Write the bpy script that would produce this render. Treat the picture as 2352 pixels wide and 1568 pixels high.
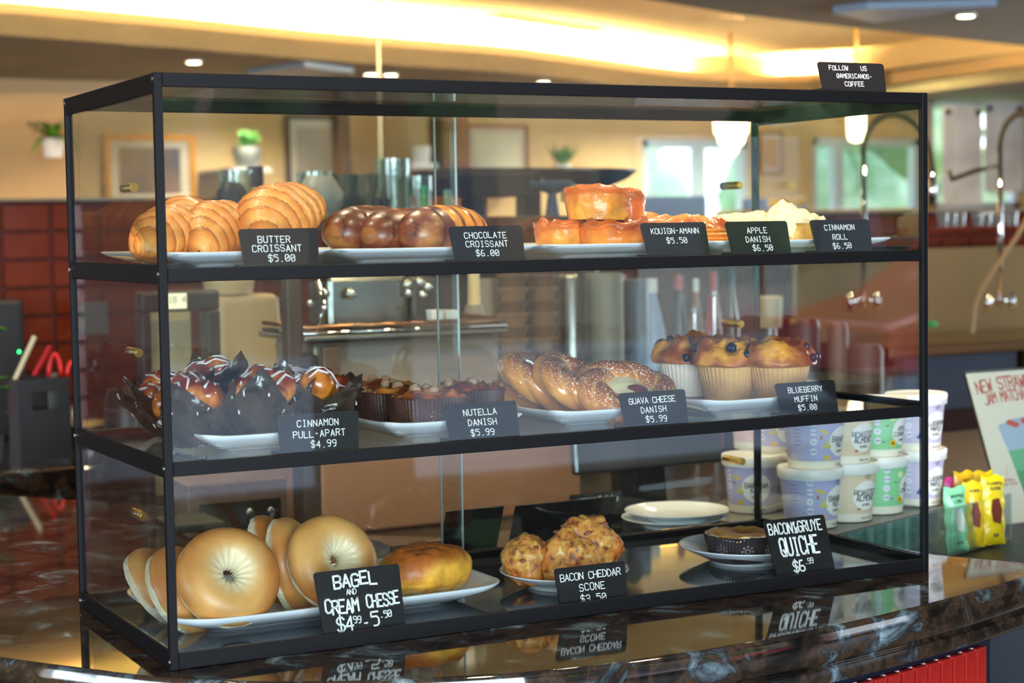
import bpy, math, random
from mathutils import Vector, Matrix, Euler, noise
PI = math.pi
rnd = random.Random(7)
for o in list(bpy.data.objects):
    bpy.data.objects.remove(o)
COL = bpy.context.scene.collection
sc = bpy.context.scene

# ---------------------------------------------------------------- camera
CAM_LOC = Vector((-0.5531, -1.8550, 0.4668))
CAM_ROT = Euler((1.50892, 0.016682, -0.484543), 'XYZ')
FPX = 4109.84
cam_d = bpy.data.cameras.new('camera')
cam = bpy.data.objects.new('camera', cam_d)
COL.objects.link(cam)
cam.location = CAM_LOC
cam.rotation_euler = CAM_ROT
cam_d.sensor_width = 36
cam_d.lens = FPX * 36 / 2352
cam_d.clip_start = 0.05
cam_d.clip_end = 200
cam_d.dof.use_dof = True
cam_d.dof.focus_distance = 2.16
cam_d.dof.aperture_fstop = 6.0
sc.camera = cam
CM = CAM_ROT.to_matrix()

def P(u, v, X=None, Y=None, Z=None):
    """world point seen at pixel (u, v) of the photograph on the plane X=, Y= or Z="""
    r = CM @ Vector(((u - 1176) / FPX, -(v - 784) / FPX, -1))
    t = (X - CAM_LOC.x) / r.x if X is not None else (Y - CAM_LOC.y) / r.y if Y is not None else (Z - CAM_LOC.z) / r.z
    return CAM_LOC + r * t

def hexc(h):
    h = h.lstrip('#')
    f = lambda c: c / 12.92 if c <= .04045 else ((c + .055) / 1.055) ** 2.4
    return tuple(f(int(h[i:i + 2], 16) / 255) for i in (0, 2, 4))

# ---------------------------------------------------------------- world, light, exposure
w = bpy.data.worlds.new('sky')
sc.world = w
w.use_nodes = True
nt = w.node_tree
bg = nt.nodes['Background']
tc = nt.nodes.new('ShaderNodeTexCoord')
sp = nt.nodes.new('ShaderNodeSeparateXYZ')
cr = nt.nodes.new('ShaderNodeValToRGB')
nt.links.new(tc.outputs['Generated'], sp.inputs[0])
nt.links.new(sp.outputs['Z'], cr.inputs[0])
nt.links.new(cr.outputs[0], bg.inputs[0])
cr.color_ramp.elements[0].position = .0
cr.color_ramp.elements[0].color = (.86, .93, 1, 1)
cr.color_ramp.elements[1].position = .6
cr.color_ramp.elements[1].color = (.45, .65, 1, 1)
bg.inputs[1].default_value = 2.6

def area(name, loc, target, sx, sy, power, color, spread=PI):
    d = bpy.data.lights.new(name, 'AREA')
    d.shape = 'RECTANGLE'; d.size = sx; d.size_y = sy; d.energy = power; d.color = color; d.spread = spread
    o = bpy.data.objects.new(name, d); COL.objects.link(o)
    o.location = loc
    o.rotation_euler = (Vector(target) - Vector(loc)).to_track_quat('-Z', 'Y').to_euler()
    return o
# daylight through the street windows behind the camera and on the left
area('window_daylight', (-1.0, -4.6, .6), (0.3, 0, .3), 3.0, 1.9, 330, (.74, .86, 1))
area('window_daylight', (-3.9, -.6, .5), (0.3, .4, .2), 2.2, 1.2, 60, (.8, .9, 1))
area('window_daylight', (8.9, 3.0, .75), (4, 3.0, .4), 3.4, 1.4, 150, (.8, .92, 1))
# warm ceiling lamps over the bar
def spot(name, loc, power, color, rad=.05, ang=2.3):
    d = bpy.data.lights.new(name, 'SPOT'); d.energy = power; d.color = color; d.shadow_soft_size = rad; d.spot_size = ang; d.spot_blend = .6
    o = bpy.data.objects.new(name, d); COL.objects.link(o); o.location = loc; return o
for x, y, p_ in ((-.15, .35, 22), (.45, .75, 26), (1.05, .45, 26), (1.75, .55, 22), (.3, 2.0, 24), (1.2, 2.2, 22), (2.3, 2.0, 22), (3.4, 2.4, 26), (.45, -.35, 16), (1.2, -.45, 14)):
    spot('downlight_beam', (x, y, 1.335), p_, (1, .76, .48))
for x, y, z, p_ in ((1.4, 6.9, 1.3, 70), (2.8, 7.6, 1.3, 70), (5.6, 7.6, 1.3, 90), (4.2, 6.4, 1.45, 90), (6.3, 6.6, 1.45, 90), (3.0, 5.4, 1.45, 60), (6.0, 4.4, 1.3, 60)):
    spot('dining_fill_spot', (x, y, z), p_, (1, .82, .58), .06, 2.7)  # fill spots added to light the dining room walls, without fixtures
sd = bpy.data.lights.new('sun', 'SUN'); sd.energy = 3.5; sd.angle = .02; sd.color = (1, .96, .88)
so = bpy.data.objects.new('sun', sd); COL.objects.link(so); so.rotation_euler = Vector((-.25, -1, -1.8)).to_track_quat('-Z', 'Y').to_euler()
vs = sc.view_settings
vs.view_transform = 'Standard'
vs.look = 'None'
vs.gamma = 1
vs.use_curve_mapping = False
vs.exposure = 0.68
sc.cycles.transparent_max_bounces = 40
sc.cycles.max_bounces = 10
sc.cycles.glossy_bounces = 8
sc.cycles.caustics_reflective = False
sc.cycles.caustics_refractive = False
sc.cycles.sample_clamp_indirect = 6

# ---------------------------------------------------------------- materials
MATS = {}
def mat(name, color='#808080', rough=.5, metal=0, spec=.5, emit=None, es=1, bump=0, bscale=60, var=0, vscale=8, coat=0, color2=None,
        sss=0, stretch=None, detail=4, ior=1.5, ramp=(.35, .65), alpha=1):
    if name in MATS: return MATS[name]
    m = bpy.data.materials.new(name); m.use_nodes = True
    nt = m.node_tree; b = nt.nodes['Principled BSDF']
    L = nt.links.new
    rgb = hexc(color)
    b.inputs['Base Color'].default_value = (*rgb, 1)
    b.inputs['Roughness'].default_value = rough
    b.inputs['Metallic'].default_value = metal
    b.inputs['Specular IOR Level'].default_value = spec
    b.inputs['IOR'].default_value = ior
    b.inputs['Coat Weight'].default_value = coat
    b.inputs['Coat Roughness'].default_value = .08
    if sss:
        b.inputs['Subsurface Weight'].default_value = sss
        b.inputs['Subsurface Radius'].default_value = (.012, .006, .003)
        b.inputs['Subsurface Scale'].default_value = .4
    if emit:
        b.inputs['Emission Color'].default_value = (*hexc(emit), 1)
        b.inputs['Emission Strength'].default_value = es
    tcn = nt.nodes.new('ShaderNodeTexCoord'); mp = nt.nodes.new('ShaderNodeMapping')
    L(tcn.outputs['Object'], mp.inputs[0])
    if stretch: mp.inputs['Scale'].default_value = stretch
    if color2:
        n = nt.nodes.new('ShaderNodeTexNoise'); n.inputs['Scale'].default_value = vscale; n.inputs['Detail'].default_value = detail
        r = nt.nodes.new('ShaderNodeValToRGB')
        r.color_ramp.elements[0].position = ramp[0]; r.color_ramp.elements[1].position = ramp[1]
        r.color_ramp.elements[0].color = (*rgb, 1); r.color_ramp.elements[1].color = (*hexc(color2), 1)
        L(mp.outputs[0], n.inputs[0]); L(n.outputs[0], r.inputs[0]); L(r.outputs[0], b.inputs['Base Color'])
    if bump:
        n = nt.nodes.new('ShaderNodeTexNoise'); n.inputs['Scale'].default_value = bscale; n.inputs['Detail'].default_value = 3
        bp = nt.nodes.new('ShaderNodeBump'); bp.inputs['Strength'].default_value = bump; bp.inputs['Distance'].default_value = .004
        L(mp.outputs[0], n.inputs[0]); L(n.outputs[0], bp.inputs['Height']); L(bp.outputs[0], b.inputs['Normal'])
    MATS[name] = m
    return m

def food(name, rough=.45, bump=.4, bscale=160, speck=None, sscale=300, sth=.6, mott=.25, mscale=45, coat=0, stretch=None, sdet=2):
    """colour from the vertex colours of the dough, noise mottling, optional specks where the vertex alpha is high"""
    if name in MATS: return MATS[name]
    m = bpy.data.materials.new(name); m.use_nodes = True
    nt = m.node_tree; b = nt.nodes['Principled BSDF']; L = nt.links.new
    at = nt.nodes.new('ShaderNodeVertexColor'); at.layer_name = 'Col'
    tcn = nt.nodes.new('ShaderNodeTexCoord'); mp = nt.nodes.new('ShaderNodeMapping'); L(tcn.outputs['Object'], mp.inputs[0])
    if stretch: mp.inputs['Scale'].default_value = stretch
    n = nt.nodes.new('ShaderNodeTexNoise'); n.inputs['Scale'].default_value = mscale; n.inputs['Detail'].default_value = 5; L(mp.outputs[0], n.inputs[0])
    mr = nt.nodes.new('ShaderNodeMapRange'); L(n.outputs[0], mr.inputs[0])
    mr.inputs[1].default_value = .3; mr.inputs[2].default_value = .7; mr.inputs[3].default_value = 1 - mott; mr.inputs[4].default_value = 1 + mott * .8
    mx = nt.nodes.new('ShaderNodeVectorMath'); mx.operation = 'SCALE'; L(at.outputs[0], mx.inputs[0]); L(mr.outputs[0], mx.inputs['Scale'])
    out = mx.outputs[0]
    if speck:
        n2 = nt.nodes.new('ShaderNodeTexNoise'); n2.inputs['Scale'].default_value = sscale; n2.inputs['Detail'].default_value = sdet; L(tcn.outputs['Object'], n2.inputs[0])
        r2 = nt.nodes.new('ShaderNodeMapRange'); r2.inputs[1].default_value = sth; r2.inputs[2].default_value = sth + .05; L(n2.outputs[0], r2.inputs[0])
        mu = nt.nodes.new('ShaderNodeMath'); mu.operation = 'MULTIPLY'; L(r2.outputs[0], mu.inputs[0]); L(at.outputs[1], mu.inputs[1])
        mi = nt.nodes.new('ShaderNodeMix'); mi.data_type = 'RGBA'; L(mu.outputs[0], mi.inputs[0]); L(out, mi.inputs[6]); mi.inputs[7].default_value = (*hexc(speck), 1)
        out = mi.outputs[2]
    L(out, b.inputs['Base Color'])
    b.inputs['Roughness'].default_value = rough
    b.inputs['Coat Weight'].default_value = coat; b.inputs['Coat Roughness'].default_value = .15
    b.inputs['Subsurface Weight'].default_value = .08
    b.inputs['Subsurface Radius'].default_value = (.01, .005, .002)
    b.inputs['Subsurface Scale'].default_value = .5
    if bump:
        n3 = nt.nodes.new('ShaderNodeTexNoise'); n3.inputs['Scale'].default_value = bscale; n3.inputs['Detail'].default_value = 4; L(mp.outputs[0], n3.inputs[0])
        bp = nt.nodes.new('ShaderNodeBump'); bp.inputs['Strength'].default_value = bump; bp.inputs['Distance'].default_value = .002
        L(n3.outputs[0], bp.inputs['Height']); L(bp.outputs[0], b.inputs['Normal'])
    MATS[name] = m
    return m

def glass(name, tint='#ffffff', rough=.0, f0=.045, base=1, haze=0, hazec='#c8d0d4', gain=1.0):
    """thin clear sheet: see-through, mirroring more towards grazing angles (Schlick)"""
    if name in MATS: return MATS[name]
    m = bpy.data.materials.new(name); m.use_nodes = True
    nt = m.node_tree; L = nt.links.new
    nt.nodes.remove(nt.nodes['Principled BSDF'])
    out = nt.nodes['Material Output']
    tr = nt.nodes.new('ShaderNodeBsdfTransparent'); tr.inputs[0].default_value = (*[c * base for c in hexc(tint)], 1)
    gl = nt.nodes.new('ShaderNodeBsdfGlossy'); gl.inputs['Roughness'].default_value = rough; gl.inputs[0].default_value = (.95, .98, 1, 1)
    lw = nt.nodes.new('ShaderNodeLayerWeight'); lw.inputs[0].default_value = .5
    pw = nt.nodes.new('ShaderNodeMath'); pw.operation = 'POWER'; pw.inputs[1].default_value = 5; L(lw.outputs['Facing'], pw.inputs[0])
    ma = nt.nodes.new('ShaderNodeMath'); ma.operation = 'MULTIPLY_ADD'; ma.inputs[1].default_value = (1 - f0) * gain; ma.inputs[2].default_value = f0; ma.use_clamp = True
    L(pw.outputs[0], ma.inputs[0])
    mx = nt.nodes.new('ShaderNodeMixShader'); L(ma.outputs[0], mx.inputs[0]); L(tr.outputs[0], mx.inputs[1]); L(gl.outputs[0], mx.inputs[2])
    last = mx
    if haze:
        df = nt.nodes.new('ShaderNodeBsdfDiffuse'); df.inputs[0].default_value = (*hexc(hazec), 1)
        m2 = nt.nodes.new('ShaderNodeMixShader'); m2.inputs[0].default_value = haze
        L(mx.outputs[0], m2.inputs[1]); L(df.outputs[0], m2.inputs[2]); last = m2
    L(last.outputs[0], out.inputs[0])
    MATS[name] = m
    return m

def granite():
    if 'granite' in MATS: return MATS['granite']
    m = bpy.data.materials.new('granite'); m.use_nodes = True
    nt = m.node_tree; b = nt.nodes['Principled BSDF']; L = nt.links.new
    tcn = nt.nodes.new('ShaderNodeTexCoord')
    n = nt.nodes.new('ShaderNodeTexNoise'); n.inputs['Scale'].default_value = 13; n.inputs['Detail'].default_value = 10; n.inputs['Distortion'].default_value = .9; n.inputs['Roughness'].default_value = .65
    L(tcn.outputs['Object'], n.inputs[0])
    r = nt.nodes.new('ShaderNodeValToRGB'); e = r.color_ramp.elements
    e[0].position = .38; e[0].color = (*hexc('#0e0d0d'), 1); e[1].position = .74; e[1].color = (*hexc('#8fa3a8'), 1)
    for p_, c_ in ((.46, '#1d1814'), (.515, '#3a2b1f'), (.55, '#1b1a1a'), (.62, '#46545a')):
        x = e.new(p_); x.color = (*hexc(c_), 1)
    L(n.outputs[0], r.inputs[0])
    n2 = nt.nodes.new('ShaderNodeTexNoise'); n2.inputs['Scale'].default_value = 90; n2.inputs['Detail'].default_value = 4; L(tcn.outputs['Object'], n2.inputs[0])
    mr = nt.nodes.new('ShaderNodeMapRange'); mr.inputs[3].default_value = .5; mr.inputs[4].default_value = 1.5; L(n2.outputs[0], mr.inputs[0])
    mx = nt.nodes.new('ShaderNodeVectorMath'); mx.operation = 'SCALE'; L(r.outputs[0], mx.inputs[0]); L(mr.outputs[0], mx.inputs['Scale'])
    L(mx.outputs[0], b.inputs['Base Color'])
    b.inputs['Roughness'].default_value = .05
    b.inputs['IOR'].default_value = 1.75
    MATS['granite'] = m
    return m
# ---------------------------------------------------------------- mesh building
class B:
    def __init__(s): s.v = []; s.f = []; s.c = []; s.M = Matrix.Identity(4)
    def vert(s, p, c=None):
        s.v.append(tuple(s.M @ Vector(p))); s.c.append(c or (1, 1, 1, 0)); return len(s.v) - 1
    def box(s, a, b, taper=0, c=None):
        x0, y0, z0 = a; x1, y1, z1 = b; t = taper; k = len(s.v)
        for p in ((x0, y0, z0), (x1, y0, z0), (x1, y1, z0), (x0, y1, z0), (x0 + t, y0 + t, z1), (x1 - t, y0 + t, z1), (x1 - t, y1 - t, z1), (x0 + t, y1 - t, z1)): s.vert(p, c)
        for q in ((0, 3, 2, 1), (4, 5, 6, 7), (0, 1, 5, 4), (1, 2, 6, 5), (2, 3, 7, 6), (3, 0, 4, 7)): s.f.append(tuple(k + i for i in q))
        return s
    def cbox(s, c, d): return s.box([c[i] - d[i] / 2 for i in range(3)], [c[i] + d[i] / 2 for i in range(3)])
    def grid(s, fn, nu, nv, cu=False, cv=False, col=None):
        k = len(s.v); mu = nu if cu else nu + 1; mv = nv if cv else nv + 1
        for i in range(mu):
            for j in range(mv):
                u = i / nu; v = j / nv
                p = fn(u, v)
                s.vert(p, col(u, v, p) if col else None)
        for i in range(nu):
            for j in range(nv):
                a = k + i * mv + j; b_ = k + ((i + 1) % mu) * mv + j
                c_ = k + ((i + 1) % mu) * mv + (j + 1) % mv; d = k + i * mv + (j + 1) % mv
                s.f.append((a, b_, c_, d))
        return s
    def lathe(s, prof, n=24, c=(0, 0, 0), fl=None, cap0=True, cap1=True, col=None):
        k = len(s.v); m = len(prof)
        for j, (r, z) in enumerate(prof):
            for i in range(n):
                a = 2 * PI * i / n
                rr = r * (fl(a, z) if fl else 1)
                s.vert((c[0] + rr * math.cos(a), c[1] + rr * math.sin(a), c[2] + z), col(a, z) if col else None)
        for j in range(m - 1):
            for i in range(n):
                i2 = (i + 1) % n
                s.f.append((k + j * n + i, k + j * n + i2, k + (j + 1) * n + i2, k + (j + 1) * n + i))
        if cap0: s.f.append(tuple(k + i for i in reversed(range(n))))
        if cap1: s.f.append(tuple(k + (m - 1) * n + i for i in range(n)))
        return s
    def cyl(s, p0, p1, r0, r1=None, n=12): return s.tube([p0, p1], [r0, r0 if r1 is None else r1], n)
    def tube(s, pts, r, n=8):
        pts = [Vector(p) for p in pts]; k = len(s.v)
        rs = r if isinstance(r, (list, tuple)) else [r] * len(pts)
        up = None
        for i, p in enumerate(pts):
            t = (pts[min(i + 1, len(pts) - 1)] - pts[max(i - 1, 0)]).normalized()
            if up is None: up = t.orthogonal().normalized()
            else:
                up = (up - t * up.dot(t)); up = up.normalized() if up.length > 1e-6 else t.orthogonal().normalized()
            q = t.cross(up)
            for j in range(n):
                a = 2 * PI * j / n
                s.vert(p + (up * math.cos(a) + q * math.sin(a)) * rs[i])
        for i in range(len(pts) - 1):
            for j in range(n):
                j2 = (j + 1) % n
                s.f.append((k + i * n + j, k + i * n + j2, k + (i + 1) * n + j2, k + (i + 1) * n + j))
        s.f.append(tuple(k + j for j in reversed(range(n)))); s.f.append(tuple(k + (len(pts) - 1) * n + j for j in range(n)))
        return s
    def prism(s, poly, z0, z1, inset=0):
        k = len(s.v); n = len(poly)
        for x, y in poly: s.vert((x, y, z0))
        for x, y in poly: s.vert((x, y, z1))
        s.f.append(tuple(k + i for i in reversed(range(n)))); s.f.append(tuple(k + n + i for i in range(n)))
        for i in range(n): s.f.append((k + i, k + (i + 1) % n, k + n + (i + 1) % n, k + n + i))
        return s
    def ball(s, c, r, nu=16, nv=10, amp=0, fr=30, seed=0, sq=(1, 1, 1), col=None):
        def fn(u, v):
            a = 2 * PI * u; b = PI * (v - .5)
            d = Vector((math.cos(a) * math.cos(b) * sq[0], math.sin(a) * math.cos(b) * sq[1], math.sin(b) * sq[2]))
            p = Vector(c) + d * r
            if amp: p += d * amp * noise.fractal(Vector((p.x * fr + seed, p.y * fr, p.z * fr)), 1, 2, 4)
            return p
        return s.grid(fn, nu, nv, cu=True, col=col)
    def build(s, name, m, parent=None, smooth=False, auto=None):
        me = bpy.data.meshes.new(name)
        me.from_pydata(s.v, [], s.f)
        if any(c[0] != 1 or c[1] != 1 or c[2] != 1 or c[3] for c in s.c):
            at = me.color_attributes.new('Col', 'FLOAT_COLOR', 'POINT')
            at.data.foreach_set('color', [x for c in s.c for x in (c if len(c) == 4 else (*c, 0))])
        if smooth:
            me.shade_smooth()
            if auto: me.set_sharp_from_angle(angle=math.radians(auto))
        me.materials.append(m)
        o = bpy.data.objects.new(name, me); COL.objects.link(o)
        if parent: o.parent = parent
        me.update()
        return o

def bevel(o, w_=.002, seg=2):
    md = o.modifiers.new('bevel', 'BEVEL'); md.width = w_; md.segments = seg; md.limit_method = 'ANGLE'; md.angle_limit = .6
    return o
def tag(o, label, cat, group=None):
    o['label'] = label; o['category'] = cat
    if group: o['group'] = group
    return o
def thing(name, label, cat, loc=(0, 0, 0), rot=(0, 0, 0), group=None):
    o = bpy.data.objects.new(name, None); o.empty_display_size = .02; COL.objects.link(o)
    o.location = loc; o.rotation_euler = rot
    return tag(o, label, cat, group)
def struct(o):
    o['kind'] = 'structure'; return o
def dup(root, loc, rot, label, group=None, scale=None):
    r = root.copy(); COL.objects.link(r); r.location = loc; r.rotation_euler = rot
    if scale: r.scale = scale
    r['label'] = label
    if group: r['group'] = group
    for ch in list(root.children):
        c = ch.copy(); COL.objects.link(c); c.parent = r
        for g in list(ch.children):
            d = g.copy(); COL.objects.link(d); d.parent = c
    return r

# ---------------------------------------------------------------- stroke lettering
_O = '100105163645413010'
GL = {'A': '002640 1232', 'B': '00063645443303 3342413000', 'C': '4536160501103041', 'D': '00062644422000', 'E': '46060040 0333', 'F': '460600 0333',
 'G': '45361605011030414323', 'H': '0006 4640 0343', 'I': '2620 1636 1030', 'J': '4641301001', 'K': '0006 4602 1340', 'L': '060040', 'M': '0006234640',
 'N': '00064046', 'O': _O, 'P': '00063645443303', 'Q': _O + ' 2240', 'R': '00063645443303 2340', 'S': '453616050413334241301001', 'T': '0646 2620',
 'U': '060110304146', 'V': '062046', 'W': '0610243046', 'X': '0046 0640', 'Y': '062346 2320', 'Z': '06460040', '0': _O + ' 1234', '1': '152620 1030',
 '2': '05163645440040', '3': '05163645443342413010 1333', '4': '36024242 3630'.replace('4242', '42'), '5': '4606043443413010', '6': '361603011030414233130 2'.replace(' ', ''),
 '7': '064610', '8': '13040516364544331302011030414233', '9': '103043453616050413 43'.replace(' ', ''), '$': '453616050413334241301001 272m', '.': '2020',
 '-': '1333', '@': '3233232232424536160501 1030'.replace(' ', ''), '&': '40051626142110304 3'.replace(' ', ''), 'u': '0401103041 4440', 'i': '2420 2626', 'c': '433414030110 3041'.replace(' ', ''),
 'h': '0006 0314344340', 'e': '0242433414030110 3041'.replace(' ', '')}
def _pts(s_):
    v = lambda ch: -1 if ch == 'm' else int(ch)
    return [(v(s_[i]), v(s_[i + 1])) for i in range(0, len(s_) - 1, 2)]
def strokes(text, cx, y, h, wr=.62, adv=1.35, jit=0, slant=0, rise=0, rs=None):
    """polylines of a centred line of capitals, baseline y, cap height h; adv = advance in letter widths"""
    rs = rs or rnd
    lw = h * wr; st = lw * adv; x = cx - (len(text) * st - (st - lw)) / 2; out = []
    for ch in text:
        g = GL.get(ch)
        jy = rs.uniform(-jit, jit) * h; jr = rs.uniform(-jit, jit)
        if g:
            for part in g.split():
                if len(part) < 4: continue
                pl = []
                for (a, b) in _pts(part):
                    px = x + a / 4 * lw; py = b / 6 * h
                    px += slant * py; py += jr * (a / 4 - .5) * h * .5
                    pl.append((px, y + py + jy + rise * (px - cx)))
                out.append(pl)
        x += st
    return out
def ink(b, lines, wd, fn):
    """flat ribbons along polylines; fn maps 2D (x, y) to 3D"""
    for pl in lines:
        for i in range(max(1, len(pl) - 1)):
            x0, y0 = pl[i]; x1, y1 = pl[min(i + 1, len(pl) - 1)]
            dx, dy = x1 - x0, y1 - y0; l = math.hypot(dx, dy)
            if l < 1e-9: dx, dy, l = 1, 0, 1; x0 -= wd * .5; x1 += wd * .5
            dx /= l; dy /= l; nx, ny = -dy * wd / 2, dx * wd / 2; e = wd * .35
            q = [(x0 - dx * e - nx, y0 - dy * e - ny), (x1 + dx * e - nx, y1 + dy * e - ny), (x1 + dx * e + nx, y1 + dy * e + ny), (x0 - dx * e + nx, y0 - dy * e + ny)]
            b.f.append(tuple(b.vert(fn(*p)) for p in q))
    return b
def blob(b, poly, fn):
    k = [b.vert(fn(*p)) for p in poly]; b.f.append(tuple(k)); return b
def ell(cx, cy, rx, ry, n=28, a0=0, a1=2 * PI): return [(cx + rx * math.cos(a0 + (a1 - a0) * i / n), cy + ry * math.sin(a0 + (a1 - a0) * i / n)) for i in range(n if abs(a1 - a0 - 2 * PI) < 1e-6 else n + 1)]
# ================================================================ SETTING: room shell
FZ = -1.05                                   # cafe floor
wallm = mat('wall_paint', '#d9b98c', .8, color2='#cfae80', vscale=1.5)
ceilm = mat('soffit_paint', '#8a8a80', .85, color2='#7f8078', vscale=2)
floor_m = mat('floor_tile', '#6b5d50', .35, color2='#5c4f44', vscale=3)
struct(B().box((-4, -5.2, FZ - .1), (13, 9, FZ)).build('floor', floor_m))
ZC = 1.36
# low soffit ring around the raised, cove-lit tray
far = [P(u, v, Z=ZC) for u, v in ((-700, 28), (-350, 55), (0, 80), (441, 113), (700, 135), (945, 152), (1149, 165), (1312, 182), (1500, 204), (1680, 220), (1850, 218), (2050, 200), (2352, 158), (2700, 115))]
near = [P(u, v, Z=ZC) for u, v in ((2700, 150), (2352, 106), (2000, 68), (1700, 33), (1480, -2), (1100, -60), (700, -130), (200, -230), (-300, -330))]
def smooth2(pts, n=4):
    out = []
    for i in range(len(pts) - 1):
        p0 = pts[max(i - 1, 0)]; p1 = pts[i]; p2 = pts[i + 1]; p3 = pts[min(i + 2, len(pts) - 1)]
        for k in range(n):
            t = k / n
            out.append(tuple(.5 * ((2 * p1[a]) + (p2[a] - p0[a]) * t + (2 * p0[a] - 5 * p1[a] + 4 * p2[a] - p3[a]) * t * t + (3 * p1[a] - p0[a] - 3 * p2[a] + p3[a]) * t ** 3) for a in range(2)))
    out.append(tuple(pts[-1][:2])); return out
farc = smooth2([tuple(p) for p in far]); nearc = smooth2([tuple(p) for p in near], 2)
b = B()
fo = [(x, 9.0) for x, y in farc]
k = len(farc)
# far soffit: strip from the tray edge to the back wall
for (x, y) in farc: b.vert((x, y, ZC)); b.vert((x * 1.0 + (0 if y < 9 else 0), 9.0, ZC)); b.vert((x, y, ZC + .1)); b.vert((x, 9.0, ZC + .1))
for i in range(k - 1):
    a = 4 * i; c_ = a + 4
    b.f += [(a, a + 1, c_ + 1, c_), (a + 2, c_ + 2, c_ + 3, a + 3), (a, c_, c_ + 2, a + 2)]
o = b.build('ceiling', ceilm); struct(o)
b = B()
k = len(nearc)
for (x, y) in nearc: b.vert((x, y, ZC)); b.vert((x, -5.2 if x < 12 else -5.2, ZC)); b.vert((x, y, ZC + .1)); b.vert((x, -5.2, ZC + .1))
for i in range(k - 1):
    a = 4 * i; c_ = a + 4
    b.f += [(a, a + 1, c_ + 1, c_), (a + 2, c_ + 2, c_ + 3, a + 3), (a, c_, c_ + 2, a + 2)]
struct(b.build('ceiling', ceilm))
struct(B().box((-4, -5.2, ZC), (nearc[-1][0] + .02, 9, ZC + .1)).build('ceiling', ceilm))
xr = max(farc[-1][0], nearc[0][0])
struct(B().box((xr - .1, -5.2, ZC), (13, 9, ZC + .1)).build('ceiling', ceilm))
trayc = mat('tray_paint', '#f0dcae', .8)
struct(B().box((-4, -5.2, ZC + .27), (13, 9, ZC + .37)).build('ceiling', trayc))
# vertical fascia of the tray with the light ledge behind it
fas = mat('fascia_paint', '#dcbf8e', .8)
b = B(); hh = .148
for (x, y) in farc:
    for dy, z in ((0, ZC), (0, ZC + hh), (.03, ZC + hh), (.03, ZC + .02)): b.vert((x, y + dy, z))
for i in range(len(farc) - 1):
    a = 4 * i
    for j in range(3): b.f.append((a + j, a + j + 1, a + 5 + j, a + 4 + j))
struct(b.build('trim_1', fas, smooth=True, auto=40))
# far and near upstands closing the tray void
b = B()
for cur, off in ((farc, .42), (nearc, -.35)):
    k = len(b.v)
    for (x, y) in cur:
        b.vert((x, y + off, ZC + .1)); b.vert((x, y + off, ZC + .28))
    for i in range(len(cur) - 1): a = k + 2 * i; b.f.append((a, a + 1, a + 3, a + 2))
struct(b.build('trim_2', trayc))
# the LED strip lying on the ledge
led = mat('cove_strip', '#fff0c0', .5, emit='#ffda8c', es=430)
b = B()
for (x, y) in farc:
    for dy, z in ((.12, ZC + .11), (.17, ZC + .11), (.17, ZC + .13), (.12, ZC + .13)): b.vert((x, y + dy, z))
for i in range(len(farc) - 1):
    a = 4 * i
    for j in range(4): b.f.append((a + j, a + (j + 1) % 4, a + 4 + (j + 1) % 4, a + 4 + j))
o = b.build('cove_light_strip', led); tag(o, 'warm glowing light strip hidden in the curved ceiling cove', 'light')
b = B()  # unseen strip added at the near edge to brighten the raised ceiling
for (x, y) in nearc:
    for dy, z in ((-.20, ZC + .11), (-.16, ZC + .11), (-.16, ZC + .13), (-.20, ZC + .13)): b.vert((x, y + dy, z))
for i in range(len(nearc) - 1):
    a = 4 * i
    for j in range(4): b.f.append((a + j, a + (j + 1) % 4, a + 4 + (j + 1) % 4, a + 4 + j))
o = b.build('cove_light_strip', mat('near_fill_strip', '#fff0c0', .5, emit='#ffda8c', es=110)); tag(o, 'added unseen light strip brightening the raised ceiling from its near edge', 'light')
# walls
YB = 8.35
def wall_with_holes(name, x0, x1, z0, z1, y, holes, th, m, axis='Y'):
    b = B(); xs = sorted({x0, x1, *[h[0] for h in holes], *[h[1] for h in holes]}); zs = sorted({z0, z1, *[h[2] for h in holes], *[h[3] for h in holes]})
    for i in range(len(xs) - 1):
        for j in range(len(zs) - 1):
            cx, cz = (xs[i] + xs[i + 1]) / 2, (zs[j] + zs[j + 1]) / 2
            if any(h[0] < cx < h[1] and h[2] < cz < h[3] for h in holes): continue
            if axis == 'Y': b.box((xs[i], y, zs[j]), (xs[i + 1], y + th, zs[j + 1]))
            else: b.box((y, xs[i], zs[j]), (y + th, xs[i + 1], zs[j + 1]))
    return struct(b.build(name, m))
def wx(u, v=400, Y=YB): return P(u, v, Y=Y)
hA = (wx(1478).x, wx(1722).x, wx(1600, 520).z, wx(1600, 322).z)
hB = (wx(1868).x, wx(2118).x, wx(2000, 500).z, wx(2000, 318).z)
hC = (wx(2136).x, wx(2345).x, wx(2250, 480).z, wx(2250, 225).z)
wall_with_holes('wall_back', -4, 13, FZ, ZC + .5, YB, [hA, hB, hC], .15, wallm)
wfr = mat('window_frame_paint', '#c9d6e4', .5)
gw = glass('window_glass', f0=.03)
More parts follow.
